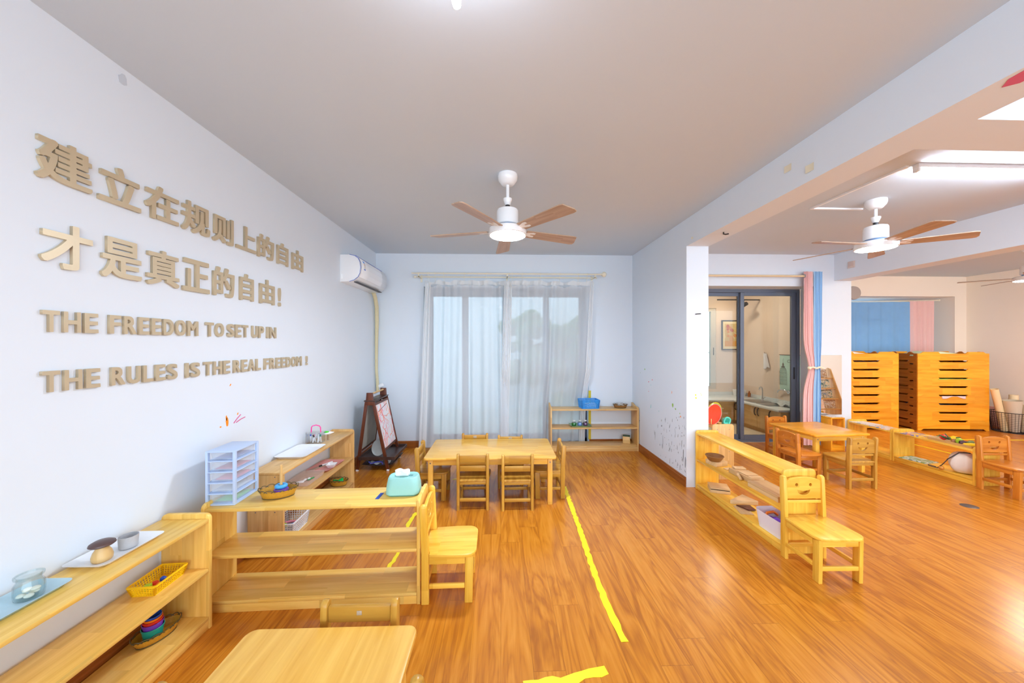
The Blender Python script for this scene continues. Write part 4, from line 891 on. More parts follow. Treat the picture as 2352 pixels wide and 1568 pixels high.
for k in range(nz_):
    z0 = k*st+0.009
    dv = vessel(w-0.032, d-0.024, st-0.014, 0.0022, 0.003, 0.006).build('drawer', DRW, t, loc=(0, 0.004, z0))
    MB().box(-0.025, 0.025, d/2-0.010, d/2+0.003, st*0.45, st*0.62, 0.002).build('drawer_handle', LB, dv)
    nm, c, h = TOY[4-k]
    rr = random.Random(k); ph = rr.random()*6
    MB().grid(lambda u, v: ((u-0.5)*(w-0.055), (v-0.5)*(d-0.06), 0.004+h*(0.6+0.4*math.sin(u*5+ph)*math.cos(v*4+ph))*min(1, 6*min(u, 1-u, v, 1-v))), 10, 10).build('drawer_content', pm(nm, c, 0.8), dv, thick=0.002)
wicker_basket('oval wicker basket with a ring stacker at the front edge of the empty shelf', (-1.312, 2.062, 0.5675), 18, 0.100, 0.062, 0.056)
t = thing('ring_stacker', 'ring stacker with purple and blue rings on a wooden peg', 'toy', (-1.305, 2.075, 0.5755))
MB().lathe([(0, 0), (0.040, 0), (0.042, 0.006), (0.036, 0.012), (0, 0.012)], 32).build('base', pm('grey_wood_base', (190, 180, 164), 0.5), t)
def ring(R0, r, z, n=32): return MB().tube([(R0*math.cos(2*PI*i/n), R0*math.sin(2*PI*i/n), z) for i in range(n)], r, 12, True)
b = ring(0.026, 0.0125, 0.0245); [setattr(v.co, 'z', 0.0245+(v.co.z-0.0245)*0.9) for v in b.bm.verts]; b.build('ring', PUR, t, label='purple ring')
ring(0.0225, 0.0115, 0.0475).build('ring', SKY, t, label='sky blue ring')
MB().cyl(0.0075, 0.011, 0.168, 16).lathe([(0.0075, 0.168), (0.006, 0.174), (0, 0.176)], 16).build('peg', wood('beech', 'z', 0.3), t)
t = thing('tissue_box', 'mint green tissue box with a tissue pulled up', 'tissue box', (-0.585, 2.088, 0.5675), 2)
MINT = plastic('mint_plastic', (150, 206, 198), 0.45)
b = MB(); loft(b, [rl3(0.182, 0.118, 0.03, 0.008), rl3(0.194, 0.130, 0.036, 0.011), rl3(0.190, 0.126, 0.038, 0.055), rl3(0.176, 0.112, 0.04, 0.098), rl3(0.168, 0.104, 0.04, 0.106), rl3(0.156, 0.092, 0.038, 0.106), rl3(0.150, 0.086, 0.036, 0.103)]); b.build('cover', MINT, t, angle=1.0)
b = MB(); loft(b, [rl3(0.172, 0.108, 0.028, 0.0), rl3(0.180, 0.116, 0.03, 0.008)]); b.build('base', plastic('dark_mint_plastic', (110, 176, 170)), t)
b = MB().prism(rrect(-0.055, 0.055, -0.013, 0.013, 0.012), 0.1032, 0.1036); b.build('slot', pm('slot_shadow_tint', (90, 140, 138), 0.8), t)  # shade inside the slot put in as a darker mint strip
TIS = pm('tissue_paper', (246, 247, 248), 0.9)
MB().grid(lambda u, v: ((u-0.62)*0.085+0.012*v*math.sin(3*u), 0.014*math.sin(u*9)*v+0.006*(1-v), 0.1037+v*(0.022+0.020*math.sin(0.6+2.2*u))), 18, 8).grid(lambda u, v: ((u-0.6)*0.075, -0.012-0.012*v+0.006*math.sin(u*7)*v, 0.1037+v*(0.014+0.016*math.sin(0.2+2.6*u))), 16, 6).build('tissue', TIS, t, thick=0.0008)
solid('blue_tape_strip', 'short dark blue tape strip on the shelf beside the tissue box', 'tape', MB().box(-0.011, 0.011, -0.042, 0.042, 0, 0.0008), pm('blue_tape', (36, 74, 164), 0.5), (-0.716, 2.045, 0.5672), -2, smooth=False)

# ================================================================== ON THE PALE SHELF BY THE WALL
tray('large white tray on top of the pale wall shelf', (-1.630, 2.85, 0.5805), 0, 0.235, 0.345, WHITE, 0.018, r=0.03)
t = thing('marker_box', 'clear box with pink handle full of markers', 'box', (-1.662, 3.13, 0.5805), 0)
vessel(0.125, 0.10, 0.085, 0.0025, 0.002, 0.012).build('box_body', CLEAR, t)
MB().box(-0.064, 0.064, -0.051, 0.051, 0.0855, 0.095, 0.004).build('lid', CLEAR, t)
HP = pm('hot_pink_plastic', (244, 80, 160), 0.35)
MB().tube([(-0.042, 0, 0.094), (-0.04, 0, 0.135), (-0.032, 0, 0.15), (0, 0, 0.158), (0.032, 0, 0.15), (0.04, 0, 0.135), (0.042, 0, 0.094)], 0.005, 8).build('handle', HP, t)
rr = random.Random(9); MKC = [('navy', BLU), ('grey', WHITE), ('pink', PNK), ('black', BLACK), ('violet', PUR), ('white', WHITE), ('teal', TEAL)]
for i, (n, mt) in enumerate(MKC):
    a = rr.uniform(-0.4, 0.4); x = -0.045+0.015*i
    mk = thing('marker', 'marker with %s cap inside the clear box%s' % (n, ''), 'marker', (-1.662+x, 3.13+0.03*math.sin(i*2.1), 0.5845), 0, 'markers in the clear box')
    A = R(math.degrees(a), 'X') @ R(rr.uniform(-12, 12), 'Y')
    MB().cyl(0.006, 0.003, 0.055, 12, M=A).build('barrel', WHITE, mk); MB().cyl(0.0065, 0.055, 0.075, 12, M=A).build('cap', mt, mk)
t = thing('toy_pump', 'small green and white pump bottle next to the marker box', 'bottle', (-1.592, 3.20, 0.5805), 10)
MB().cyl(0.013, 0, 0.046, 20).build('body', CLEAR, t); MB().cyl(0.004, 0.004, 0.06, 10).build('stem', pm('brown_stem', (150, 104, 60), 0.5), t)
MB().lathe([(0, -0.036), (0.010, -0.034), (0.013, 0.0), (0.013, 0.02), (0.006, 0.04), (0.002, 0.052), (0, 0.052)], 18, M=T(0, 0, 0.066) @ R(-80, 'Z') @ R(-84, 'X') ).build('head', WHITE, t)
MB().ball((-0.012, -0.002, 0.078), 0.013, (1.9, 1.0, 0.7)).build('trigger_cover', pm('bright_green', (70, 220, 40), 0.35), t)
z = 0.3185
tray('pink tray with a white dish on the middle board', (-1.640, 3.262, z), -4, 0.205, 0.30, plastic('pink_tray', (226, 156, 150)))
solid('wooden_stick', 'flat brown wooden stick lying in the pink tray', 'stick', MB().box(-0.022, 0.022, -0.12, 0.12, 0, 0.004, 0.0015), wood('blade', 'y'), (-1.675, 3.255, z+0.0035), -24)
t = thing('marker', 'black and white marker lying in the pink tray', 'marker', (-1.650, 3.295, z+0.0152), -27)
MB().cyl(0.0065, -0.06, 0.05, 14, M=R(90, 'X')).build('barrel', WHITE, t); MB().cyl(0.007, 0.05, 0.075, 14, M=R(90, 'X')).build('cap', BLACK, t)
solid('dish', 'small square white dish in the pink tray', 'dish', vessel(0.085, 0.085, 0.028, 0.003, 0.014, 0.01), WHITEM, (-1.577, 3.24, z+0.0035), 8)
solid('clear_tray', 'clear plastic tray on the middle board of the wall shelf', 'tray', vessel(0.185, 0.28, 0.035, 0.0025, 0.012, 0.015), pm('rosy_clear_plastic', (236, 216, 206), 0.2, alpha=0.35), (-1.640, 2.935, z), 0)
t = thing('craft_brush', 'white flat brush head with a green stick in the clear tray', 'brush', (-1.645, 2.90, z+0.004), 70)
b = MB().prism(ellipse(-0.03, 0, 0.035, 0.024, 20), 0, 0.008, 'xy', 0.002); [b.ball((0.012+0.016*i, 0.010*math.sin(i*2.2), 0.006), 0.012, (1, 1, 0.55), 10) for i in range(4)]; b.build('head', pm('white_felt', (238, 238, 236), 0.9), t)
MB().cyl(0.004, 0, 0.06, 10, M=T(0.03, -0.018, 0.005) @ R(90, 'Y')).build('stick', GRN, t)
wicker_basket('oval wicker basket with green felt on the lowest board by the easel', (-1.612, 3.455, 0.0645), 0, 0.088, 0.060, 0.058)
solid('felt_leaf', 'bright green felt leaf in the wicker basket by the easel', 'felt', MB().grid(lambda u, v: ((u-0.5)*0.09, (v-0.5)*0.045*math.sin(PI*(0.15+0.7*u)), 0.012*math.sin(u*5+v*3)), 14, 8), pm('green_felt', (24, 196, 92), 0.9), (-1.615, 3.45, 0.115), 25, thick=0.003)
lattice_basket('plastic_basket', 'white plastic basket of craft toys on the lowest board', (-1.592, 2.635, 0.0645), 3, 0.165, 0.235, 0.10, WHITE, 9, 12, 6, 0.014, bar=0.0026)
def toy(label, b, mat, loc, rz=0, grp='craft toys in the white basket'): solid('craft_toy', label, 'toy', b, mat, loc, rz, grp)
bz = 0.0685
toy('lime ball in the white basket', MB().ball((0, 0, 0.017), 0.017), LIM, (-1.610, 2.60, bz+0.03))
toy('pink curved toy in the white basket', MB().tube([(-0.04, 0, 0.009), (-0.015, 0.012, 0.01), (0.015, 0.012, 0.01), (0.04, 0, 0.009)], 0.009, 10), PNK, (-1.60, 2.66, bz+0.03), 10)
toy('light blue oval toy in the white basket', MB().ball((0, 0, 0.012), 0.012, (2.4, 1.5, 1)), plastic('powder_blue', (140, 180, 226)), (-1.560, 2.62, bz+0.03), 60)
toy('green card in the white basket', MB().box(-0.04, 0.04, -0.03, 0.03, 0, 0.003), GRN, (-1.60, 2.585, bz), 10)
toy('folded white and red card in the white basket', MB().box(-0.045, 0.045, -0.025, 0.025, 0, 0.006, 0.001), art_mat('red_white_card', [(244, 244, 244), (236, 236, 236), (214, 70, 60)], 14), (-1.585, 2.565, bz+0.006), -8)
toy('grey craft block under the toys of the white basket', MB().box(-0.05, 0.05, -0.06, 0.06, 0, 0.028, 0.003), pm('grey_foam', (190, 190, 196), 0.8), (-1.592, 2.655, bz), 2)

# ================================================================== ON THE SHELF AT THE BACK WALL
CB = pm('azure_plastic', (50, 158, 236), 0.4)
lattice_basket('plastic_basket', 'azure blue plastic basket on the shelf at the back wall', (1.235, 4.752, 0.5775), 4, 0.252, 0.172, 0.118, CB, 13, 8, 7, 0.012, bar=0.0042)
solid('white_paper', 'white papers inside the azure basket', 'paper', MB().box(-0.07, 0.07, -0.05, 0.05, 0, 0.06, 0.004), pm('white_paper', (236, 238, 242), 0.8), (1.26, 4.755, 0.5815), 4)
t = wicker_basket('round brown wicker basket heaped with white stones', (1.68, 4.748, 0.5775), 0, 0.100, 0.075, 0.05, loops=10, mat=WICKB)
for i, (dx, dy, dz, s) in enumerate(((-0.045, 0, 0.022, 0.024), (0.0, -0.02, 0.026, 0.026), (0.042, 0.0, 0.022, 0.022), (0.0, 0.03, 0.024, 0.024), (-0.01, 0.004, 0.048, 0.024), (0.035, 0.03, 0.03, 0.018))):
    o = solid('pebble', 'white stone heaped in the brown wicker basket on the back shelf', 'stone', MB().ball((0, 0, 0), s, (1.1, 1, 0.75), 12), pm('grey_white_stone', (206, 206, 200), 0.6, noise=0.2, nscale=40), (1.68+dx, 4.748+dy, 0.5775+dz), i*35, 'white stones in the brown basket')
tray('sage green tray under three bottles on the back shelf', (1.112, 4.748, 0.3255), 0, 0.29, 0.185, plastic('sage_tray', (140, 176, 140)), 0.018)
for i, (x, c, n) in enumerate(((1.025, (10, 120, 24), 'dark green'), (1.108, (110, 150, 210), 'pale blue'), (1.186, (100, 50, 96), 'plum purple'))):
    t = thing('bottle', 'small bottle of %s liquid on the sage tray' % n, 'bottle', (x, 4.748, 0.3292), 0, 'liquid bottles on the sage tray')
    MB().lathe([(0, 0.001), (0.026, 0.001), (0.031, 0.006), (0.032, 0.034), (0.028, 0.043), (0, 0.043)], 28).build('liquid', pm('liquid_'+n.replace(' ', '_'), c, 0.12, coat=0.6), t)
    MB().lathe([(0, 0), (0.028, 0), (0.0335, 0.006), (0.0335, 0.042), (0.026, 0.054), (0.0175, 0.06), (0.0175, 0.064), (0.0155, 0.064), (0.0155, 0.06)], 28).build('bottle_glass', CLEAR, t)
    MB().cyl(0.0185, 0.064, 0.075, 20).build('cap', WHITE, t)
t = thing('colour_cube', 'wooden box with green and yellow faces on the lowest back board', 'box', (1.775, 4.765, 0.0785), -22)
MB().box(-0.048, 0.048, -0.048, 0.048, 0, 0.096, 0.002).build('body', wood('beech', 'x'), t)
GF = pm('dark_green_face', (24, 84, 44), 0.5)
MB().box(-0.046, 0.046, -0.046, 0.046, 0.096, 0.0975).build('top_face', GF, t, smooth=False, label='dark green top face')
MB().box(0.048, 0.0492, -0.046, 0.046, 0.05, 0.095).build('side_face', GF, t, smooth=False, label='dark green side patch')
MB().box(0.048, 0.0492, -0.046, 0.046, 0.002, 0.0495).build('side_face', YEL, t, smooth=False, label='yellow side patch')

# ================================================================== ON THE GOLDEN SHELF BY THE PIER
z = 0.3045; WB = wood('birch', 'y', 0.3); WBX = wood('birch', 'x', 0.3)
solid('wooden_box', 'flat birch box under the brown woven bowl', 'box', MB().box(-0.068, 0.068, -0.062, 0.062, 0, 0.042, 0.0015), WBX, (2.087, 3.235, z), 14)
t = thing('woven_bowl', 'brown woven bowl on the flat birch box', 'bowl', (2.055, 3.215, z+0.0425), 0)
b = MB().lathe([(0, 0), (0.045, 0), (0.062, 0.018), (0.076, 0.046), (0.079, 0.050), (0.074, 0.050), (0.058, 0.020), (0.042, 0.006), (0, 0.005)], 44); b.build('body', WICKB, t)
MB().tube([(0.0765*math.cos(2*PI*i/40), 0.0765*math.sin(2*PI*i/40), 0.049) for i in range(40)], 0.0045, 8, True).build('rim', WICKB, t)
MB().lathe([(0, 0.012), (0.046, 0.010), (0.046, 0.0055), (0, 0.0055)], 28).build('grain_filling', pm('tan_grain', (206, 166, 96), 0.8, noise=0.3, nscale=300), t)
solid('wooden_tile', 'thin birch tile between the woven bowl and the wooden blocks', 'tile', MB().box(-0.034, 0.034, -0.024, 0.024, 0, 0.007, 0.001), WBX, (2.115, 3.105, z), 12)
g = 'birch blocks on the middle golden board'
solid('wooden_box', 'long birch box with block lids on the middle board', 'box', MB().box(-0.058, 0.058, -0.135, 0.135, 0, 0.040, 0.0012), WB, (2.135, 2.905, z), 2)
solid('wooden_block', 'birch block raised at the far end of the long birch box', 'block', MB().box(-0.046, 0.046, -0.03, 0.03, 0, 0.012, 0.001), WBX, (2.150, 3.012, z+0.0405), -8, g)
solid('wooden_block', 'wide birch lid in the middle of the long birch box', 'block', MB().box(-0.052, 0.052, -0.055, 0.055, 0, 0.008, 0.001), WBX, (2.140, 2.89, z+0.0405), 4, g)
solid('wooden_block', 'narrow birch slat at the near end of the long birch box', 'block', MB().box(-0.05, 0.05, -0.022, 0.022, 0, 0.007, 0.001), WBX, (2.142, 2.803, z+0.0405), 0, g)
solid('wooden_block', 'square birch block leaning against the long birch box', 'block', MB().box(-0.032, 0.032, -0.010, 0.010, -0.03, 0.03, 0.001, M=R(-28, 'X')), WBX, (2.048, 2.875, z+0.032), 66, g)
solid('wooden_box', 'large flat birch box beside the smiling chair end', 'box', MB().box(-0.078, 0.078, -0.15, 0.15, 0, 0.030, 0.0012).box(-0.079, 0.079, -0.151, 0.151, 0.032, 0.044, 0.0012).box(-0.074, 0.074, -0.146, 0.146, 0.029, 0.033), WB, (2.105, 2.585, z), 1)
z = 0.0585
t = thing('slot_box', 'birch box with a dark slot on the lowest golden board', 'box', (2.095, 3.215, z), -22)
MB().box(-0.083, 0.083, -0.075, 0.075, 0, 0.028, 0.001).build('base', WBX, t)
MB().box(-0.078, 0.078, -0.066, 0.070, 0.028, 0.037).build('slot', pm('slot_shade_fill', (44, 30, 24), 0.8), t, smooth=False)  # dark filler standing in for the shade between base and lid
MB().box(-0.083, 0.083, -0.075, 0.075, 0.037, 0.048, 0.001).build('lid', WBX, t)
solid('wooden_wedge', 'triangular birch block on the lowest golden board', 'block', MB().prism([(-0.115, -0.01), (-0.10, -0.028), (0.105, -0.055), (0.11, -0.045), (0.07, 0.095)], 0, 0.032, 'xy', 0.0012), WBX, (2.145, 2.965, z), 0)
solid('thin_board', 'thin birch board under the dark tile', 'board', MB().box(-0.05, 0.05, -0.075, 0.075, 0, 0.005, 0.001), WB, (2.055, 2.825, z), -14)
solid('dark_tile', 'dark brown wooden tile leaning on the thin birch board', 'tile', MB().prism([(-0.06, 0.05), (0.055, 0.04), (0.045, -0.045), (-0.02, -0.05)], 0, 0.009, 'xy', 0.002), wood('walnut', 'x'), (2.105, 2.85, z+0.0055), 0)
t = thing('storage_bin', 'white plastic bin with a purple scarf on the lowest golden board', 'bin', (2.095, 2.49, z), 1)
vessel(0.205, 0.285, 0.13, 0.003, 0.014, 0.05).build('bin_body', pm('pale_white_bin', (234, 234, 244), 0.4), t)
solid('scarf', 'purple scarf inside the white bin', 'scarf', MB().grid(lambda u, v: ((u-0.5)*0.12+0.02*math.sin(v*6), (v-0.5)*0.20, 0.028+0.028*math.sin(u*7+v*4)*math.cos(v*5)+0.020*v), 20, 26), pm('purple_scarf_cloth', (130, 80, 214), 0.8), (2.105, 2.50, z+0.012), 8, thick=0.004)
solid('toy_arch', 'orange curved toy inside the white bin', 'toy', MB().tube([(-0.05, 0, 0), (-0.03, 0, 0.028), (0.02, 0, 0.034), (0.05, 0, 0.01)], 0.010, 10), ORG, (2.105, 2.59, z+0.068), 0)

# ================================================================== ON THE SHELF BEHIND THE PIER
z = 0.5725
for i, (x, y, n, c, rim) in enumerate(((2.348, 3.705, 'coral red', (232, 76, 52), (250, 150, 160)), (2.372, 3.737, 'bright red', (216, 24, 24), (50, 190, 90)), (2.392, 3.769, 'orange', (250, 150, 20), (250, 170, 40)), (2.412, 3.801, 'lime yellow', (196, 206, 20), (236, 226, 20)))):
    t = thing('plate', '%s plate standing upright on the shelf behind the pier' % n, 'plate', (x, y, z+0.1205), 18, 'coloured plates standing in a row')
    A = R(96, 'X')
    MB().lathe([(0, 0), (0.07, 0), (0.112, 0.010), (0.112, 0.013), (0.07, 0.003), (0, 0.003)], 48, M=A).build('dish', plastic('plate_'+n.replace(' ', '_'), c, 0.3), t)
    MB().tube([(0.1155*math.cos(2*PI*k/48), 0.1155*math.sin(2*PI*k/48), 0.0115) for k in range(48)], 0.0035, 8, True, M=A).build('rim', plastic('rim_'+n.replace(' ', '_'), rim, 0.3), t)
t = thing('plate_rack', 'small wooden plate rack behind the pier', 'rack', (2.385, 3.75, z), 0)
for x in (-0.09, 0.06): MB().box(x-0.004, x+0.004, -0.075, 0.09, 0, 0.008, 0.001).build('rail', wood('beech', 'y'), t)
MB().box(-0.079, -0.069, -0.079, -0.071, 0.0085, 0.075, 0.002).build('post', wood('beech', 'z'), t)
b = MB(); rr = random.Random(2)
for k in range(5): b.tube([(0.034*math.cos(a)*(1-0.13*k)+0.004*math.sin(3*a+k), -0.03+0.012*k+0.004*math.cos(2*a), 0.048+0.042*math.sin(a)*(1-0.12*k)) for a in [2*PI*i/18 for i in range(18)]], 0.009, 8, True)
b.box(-0.032, 0.032, -0.03, 0.025, 0.001, 0.03, 0.01)
solid('cloth_roll', 'rolled turquoise cloth next to the coloured plates', 'cloth', b, pm('turquoise_cloth', (92, 214, 196), 0.85, bump=0.5, nscale=90), (2.488, 3.70, z), 0)

# ================================================================== BOOKSHELF CONTENTS, MIRROR
z = 0.3665
def book(label, loc, rz, w, d, cols, h=0.006, group='picture books lying on the bookshelves', sc=6):
    t = thing('picture_book', label, 'book', loc, rz, group)
    nm = 'cover_'+label.replace(' ', '_')[:30]
    MB().box(-w/2, w/2, -d/2, d/2, h-0.0012, h).box(-w/2, w/2, -d/2, d/2, 0, 0.0012).box(-w/2, -w/2+0.0015, -d/2, d/2, 0.0012, h-0.0012).build('cover', art_mat(nm, cols, sc, 0.3), t, smooth=False)
    MB().box(-w/2+0.002, w/2-0.003, -d/2+0.003, d/2-0.003, 0.0014, h-0.0014).build('pages', pm('book_pages', (240, 236, 226), 0.8), t, smooth=False)
book('pale blue and white book nearest the mirror wall', (5.075, 4.58, z), 8, 0.20, 0.26, [(200, 216, 236), (236, 240, 246), (150, 186, 224)])
book('light blue book at the join of the two bookshelves', (5.06, 4.31, z), -6, 0.22, 0.24, [(120, 180, 226), (206, 226, 240), (240, 190, 140), (90, 150, 210)])
book('pink and yellow book beside the tray of toy vegetables', (5.055, 3.985, z), 8, 0.22, 0.21, [(214, 160, 206), (246, 206, 70), (120, 120, 190), (240, 140, 110)])
book('blue and green book on the lower board of the bookshelf', (5.05, 3.965, 0.0665), 10, 0.21, 0.24, [(150, 200, 224), (110, 160, 120), (190, 214, 226), (96, 140, 150)])
solid('vegetable_tray', 'cream tray of toy vegetables on the bookshelf', 'tray', vessel(0.20, 0.40, 0.028, 0.004, 0.01, 0.01), wood('birch', 'y', 0.3), (5.05, 3.62, z), -2)
rr = random.Random(31)
for i, (n, mt) in enumerate((('yellow toy corn', YEL), ('olive green toy cucumber', pm('olive_toy', (92, 112, 50), 0.5)), ('dark purple toy aubergine', pm('aubergine_toy', (82, 48, 60), 0.4)), ('lime green toy pear', LIM), ('brown toy root', pm('brown_toy', (150, 96, 60), 0.6)), ('yellow toy lemon', YEL), ('dark green toy leaf bundle', pm('leaf_toy', (60, 104, 64), 0.6)), ('red toy pepper', RED))):
    x, y, h = 5.0+0.10*rr.random(), 3.46+0.038*i, z+0.016+0.016*(i % 2)
    if 'corn' in n or 'cucumber' in n or 'root' in n: b = MB().lathe([(0, -0.05), (0.010, -0.042), (0.016, 0), (0.012, 0.035), (0, 0.05)], 16, M=R(90, 'Y'))
    elif 'leaf' in n: b = MB(); [b.tube([(0, 0, 0), (0.03*math.cos(k), 0.03*math.sin(k), 0.015), (0.07*math.cos(k), 0.07*math.sin(k), 0.012+0.02*(k % 2))], [0.004, 0.008, 0.002], 6) for k in range(6)]
    else: b = MB().lathe([(0, -0.026), (0.018, -0.02), (0.022, 0), (0.013, 0.022), (0.005, 0.032), (0, 0.034)], 18, M=R(80, 'Y'))
    o = solid('toy_vegetable', '%s in the cream tray' % n, 'toy', b, mt, (x, y, h+0.012), rr.uniform(-50, 50), 'toy vegetables in the tray'); o.scale = (1.3, 1.3, 1.45)
t = thing('cloth_bag', 'white drawstring cloth bag on the lower bookshelf board', 'bag', (5.035, 3.535, 0.0665), 0)
t.scale = (1.2, 1.35, 1.3)
b = MB().grid(lambda u, v: ((0.095+0.012*math.sin(5*u*6.283)*math.sin(v*3))*math.cos(u*6.283)*math.sin(PI*(0.02+0.96*v))**0.7*1.0, (0.085+0.010*math.sin(4*u*6.283+1))*math.sin(u*6.283)*math.sin(PI*(0.02+0.96*v))**0.7, 0.088-0.086*math.cos(PI*v)+0.012*math.sin(u*6.283*2)*math.sin(PI*v)), 36, 18, closed_u=True)
b.build('sack', pm('white_canvas', (232, 226, 220), 0.9, bump=0.4, nscale=60), t)
CORD = pm('dark_cord', (70, 62, 66), 0.7)
MB().tube([(-0.098, 0.05, 0.10), (-0.104, 0.02, 0.13), (-0.06, 0.0, 0.175), (0.0, -0.03, 0.178)], 0.004, 6).tube([(-0.10, 0.04, 0.11), (-0.112, 0.07, 0.05), (-0.10, 0.11, 0.008), (-0.095, 0.17, 0.005), (-0.06, 0.2, 0.005), (-0.07, 0.14, 0.006)], 0.003, 6).build('drawstring', CORD, t)
MB().ball((-0.098, 0.085, 0.0175), 0.017).build('bead', pm('orange_wood_bead', (222, 150, 60), 0.4), t)
t = thing('wall_mirror', 'rectangular frameless mirror on the wall beside the tied curtain', 'mirror', (4.725, 4.744, 0.458))
MB().box(-0.170, 0.170, -0.004, 0.005, 0, 0.855, 0.001).build('backing', pm('mirror_edge', (190, 200, 200), 0.4), t)
MB().box(-0.168, 0.168, -0.0052, -0.0042, 0.002, 0.853).build('mirror_face', pm('mirror_silver', (236, 238, 238), 0.02, metal=1.0), t, smooth=False)
t = shelf('low_bench', 'small wooden bench shelf under the mirror', None, (4.55, 4.555, 0), 0, 0.20, 0.175, 'cot', (0.455, 0.066), 0.455, lip=(False, False), cat='bench')
book('white open book on the bench under the mirror', (4.65, 4.64, 0.4555), 8, 0.15, 0.12, [(236, 238, 242), (214, 220, 232), (200, 190, 200)], 0.005)
# display rack of books across the room, seen in the mirror
t = thing('book_rack', 'tiered wooden book rack seen reflected in the mirror', 'bookcase', (6.2, 3.0, 0), 180)
for x in (-0.34, 0.32): MB().prism([(0, 0), (0.34, 0), (0.34, 0.35), (0.10, 0.98), (0.04, 1.0), (0, 0.97)], x, x+0.02, 'yz', 0.003, M=R(180) @ T(0, -0.17, 0)).build('side_panel', wood('panel', 'z'), t)
for k in range(4): MB().box(-0.319, 0.319, -0.165+0.06*k, -0.08+0.06*k, 0.22+0.19*k, 0.235+0.19*k, 0.002).build('ledge', wood('panel', 'x'), t)
for k in range(4):
    for j in range(2):
        cols = [[(90, 140, 150), (214, 226, 220), (240, 220, 190)], [(206, 210, 214), (180, 150, 120), (236, 236, 230)], [(130, 160, 190), (222, 216, 196), (70, 110, 90)]][(k+j) % 3]
        o = thing('picture_book', 'picture book standing on the reflected rack, tier %d, %s half' % (k+1, ('near' if j else 'far')), 'book', (6.2+(0.16 if j else -0.16), 3.0-(-0.10+0.06*k), 0.2355+0.19*k), 180, 'books standing on the reflected rack')
        MB().box(-0.11, 0.11, -0.006, 0.006, 0, 0.165, 0.001, M=R(-12, 'X')).build('cover', art_mat('rackcover_%d_%d' % (k, j), cols, 20), o)

# ================================================================== EASEL
t = thing('easel', 'dark wooden two-sided children\'s easel in the corner', 'easel', (0, 0, 0))
WZ, WY = wood('walnut', 'z', 0.3), wood('walnut', 'y', 0.3)
for y in (4.0, 4.455):
    for xa, xb in ((-1.655, -1.55), (-1.305, -1.475)):
        a, c = Vector((xa, y, 0.018)), Vector((xb, y, 0.80)); d = (c-a); n = Vector((d.z, 0, -d.x)).normalized()*0.017
        lg = MB().prism([(a.x-n.x, a.z-n.z), (a.x+n.x, a.z+n.z), (c.x+n.x, c.z+n.z), (c.x-n.x, c.z-n.z)], y-0.011, y+0.011, 'xz', 0.002).build('leg', WZ, t)
        MB().box(xa-0.014, xa+0.014, y-0.014, y+0.014, 0, 0.022, 0.004).build('foot_cap', WHITE, lg, label='white rubber foot')
    MB().prism([(-1.568, 0.76), (-1.457, 0.76), (-1.470, 0.80), (-1.478, 0.905), (-1.548, 0.905), (-1.556, 0.80)], y-0.012, y+0.012, 'xz', 0.004).build('top_bracket', WZ, t)
MB().box(-1.575, -1.450, 3.985, 4.47, 0.805, 0.818, 0.002).build('top_ledge', wood('dark', 'y', 0.3), t)
MB().tube([(-1.513, 4.0, 0.885), (-1.513, 4.455, 0.885)], 0.011, 14).build('paper_roll_rod', wood('beech', 'y'), t)
def board(xa, za, xb, zb, name, mat, off):
    a, c = Vector((xa, 0, za)), Vector((xb, 0, zb)); d = c-a; n = Vector((d.z, 0, -d.x)).normalized()*off
    P = lambda o, s: (a.x+d.x*s+n.x*o, a.z+d.z*s+n.z*o)
    f = MB()
    for s0, s1 in ((-0.05, 0.0), (1.0, 1.05)): f.prism([P(-1, s0), P(1.2, s0), P(1.2, s1), P(-1, s1)], 4.012, 4.443, 'xz')
    fr = f.build('board_frame', WY, t, smooth=False)
    return MB().prism([P(-0.5, 0), P(0.7, 0), P(0.7, 1), P(-0.5, 1)], 4.012, 4.443, 'xz').build(name, mat, t, smooth=False), P
wb, P = board(-1.356, 0.25, -1.458, 0.755, 'whiteboard', pm('whiteboard_face', (236, 238, 242), 0.25), 0.008)
def drawing(name, mat, seed, n, r, label):
    rr = random.Random(seed); b = MB()
    for i in range(n):
        y, s = 4.05+0.36*rr.random(), 0.05+0.85*rr.random(); a = rr.random()*6.28; pts = []
        for k in range(9):
            x, zz = P(0.85, max(0.02, min(0.98, s))); pts.append((x, max(4.02, min(4.435, y)), zz)); a += rr.uniform(-0.9, 0.9); y += 0.022*math.cos(a); s += 0.055*math.sin(a)
        b.tube(pts, r, 4)
    b.build(name, mat, wb, label=label)
drawing('crayon_drawing', pm('red_marker_ink', (232, 70, 96), 0.6), 4, 16, 0.0014, 'red marker scribbles')
drawing('crayon_drawing', pm('orange_marker_ink', (246, 150, 90), 0.6), 5, 14, 0.0022, 'orange marker scribbles')
drawing('crayon_drawing', pm('pink_marker_ink', (240, 150, 170), 0.6), 6, 12, 0.0014, 'pink marker scribbles')
b = MB(); b.tube([P(0.9, 0.84)[:1]+(4.06,)+P(0.9, 0.84)[1:], P(0.9, 0.93)[:1]+(4.36,)+P(0.9, 0.93)[1:]], 0.003, 5); b.build('crayon_drawing', pm('brown_marker_ink', (130, 60, 70), 0.6), wb, label='dark red straight line')
board(-1.615, 0.25, -1.556, 0.755, 'blackboard', pm('dusty_board', (190, 184, 170), 0.6, noise=0.4, nscale=9), -0.008)
tr = MB().box(-1.625, -1.215, 3.955, 4.475, 0.140, 0.147)
for q in ((-1.625, -1.617, 3.955, 4.475), (-1.223, -1.215, 3.955, 4.475)): tr.box(q[0], q[1], q[2], q[3], 0.147, 0.175)
for q in (3.955, 4.467): tr.box(-1.617, -1.223, q, q+0.008, 0.147, 0.175)
tr.build('paint_tray', wood('dark', 'y', 0.3), t, smooth=False)
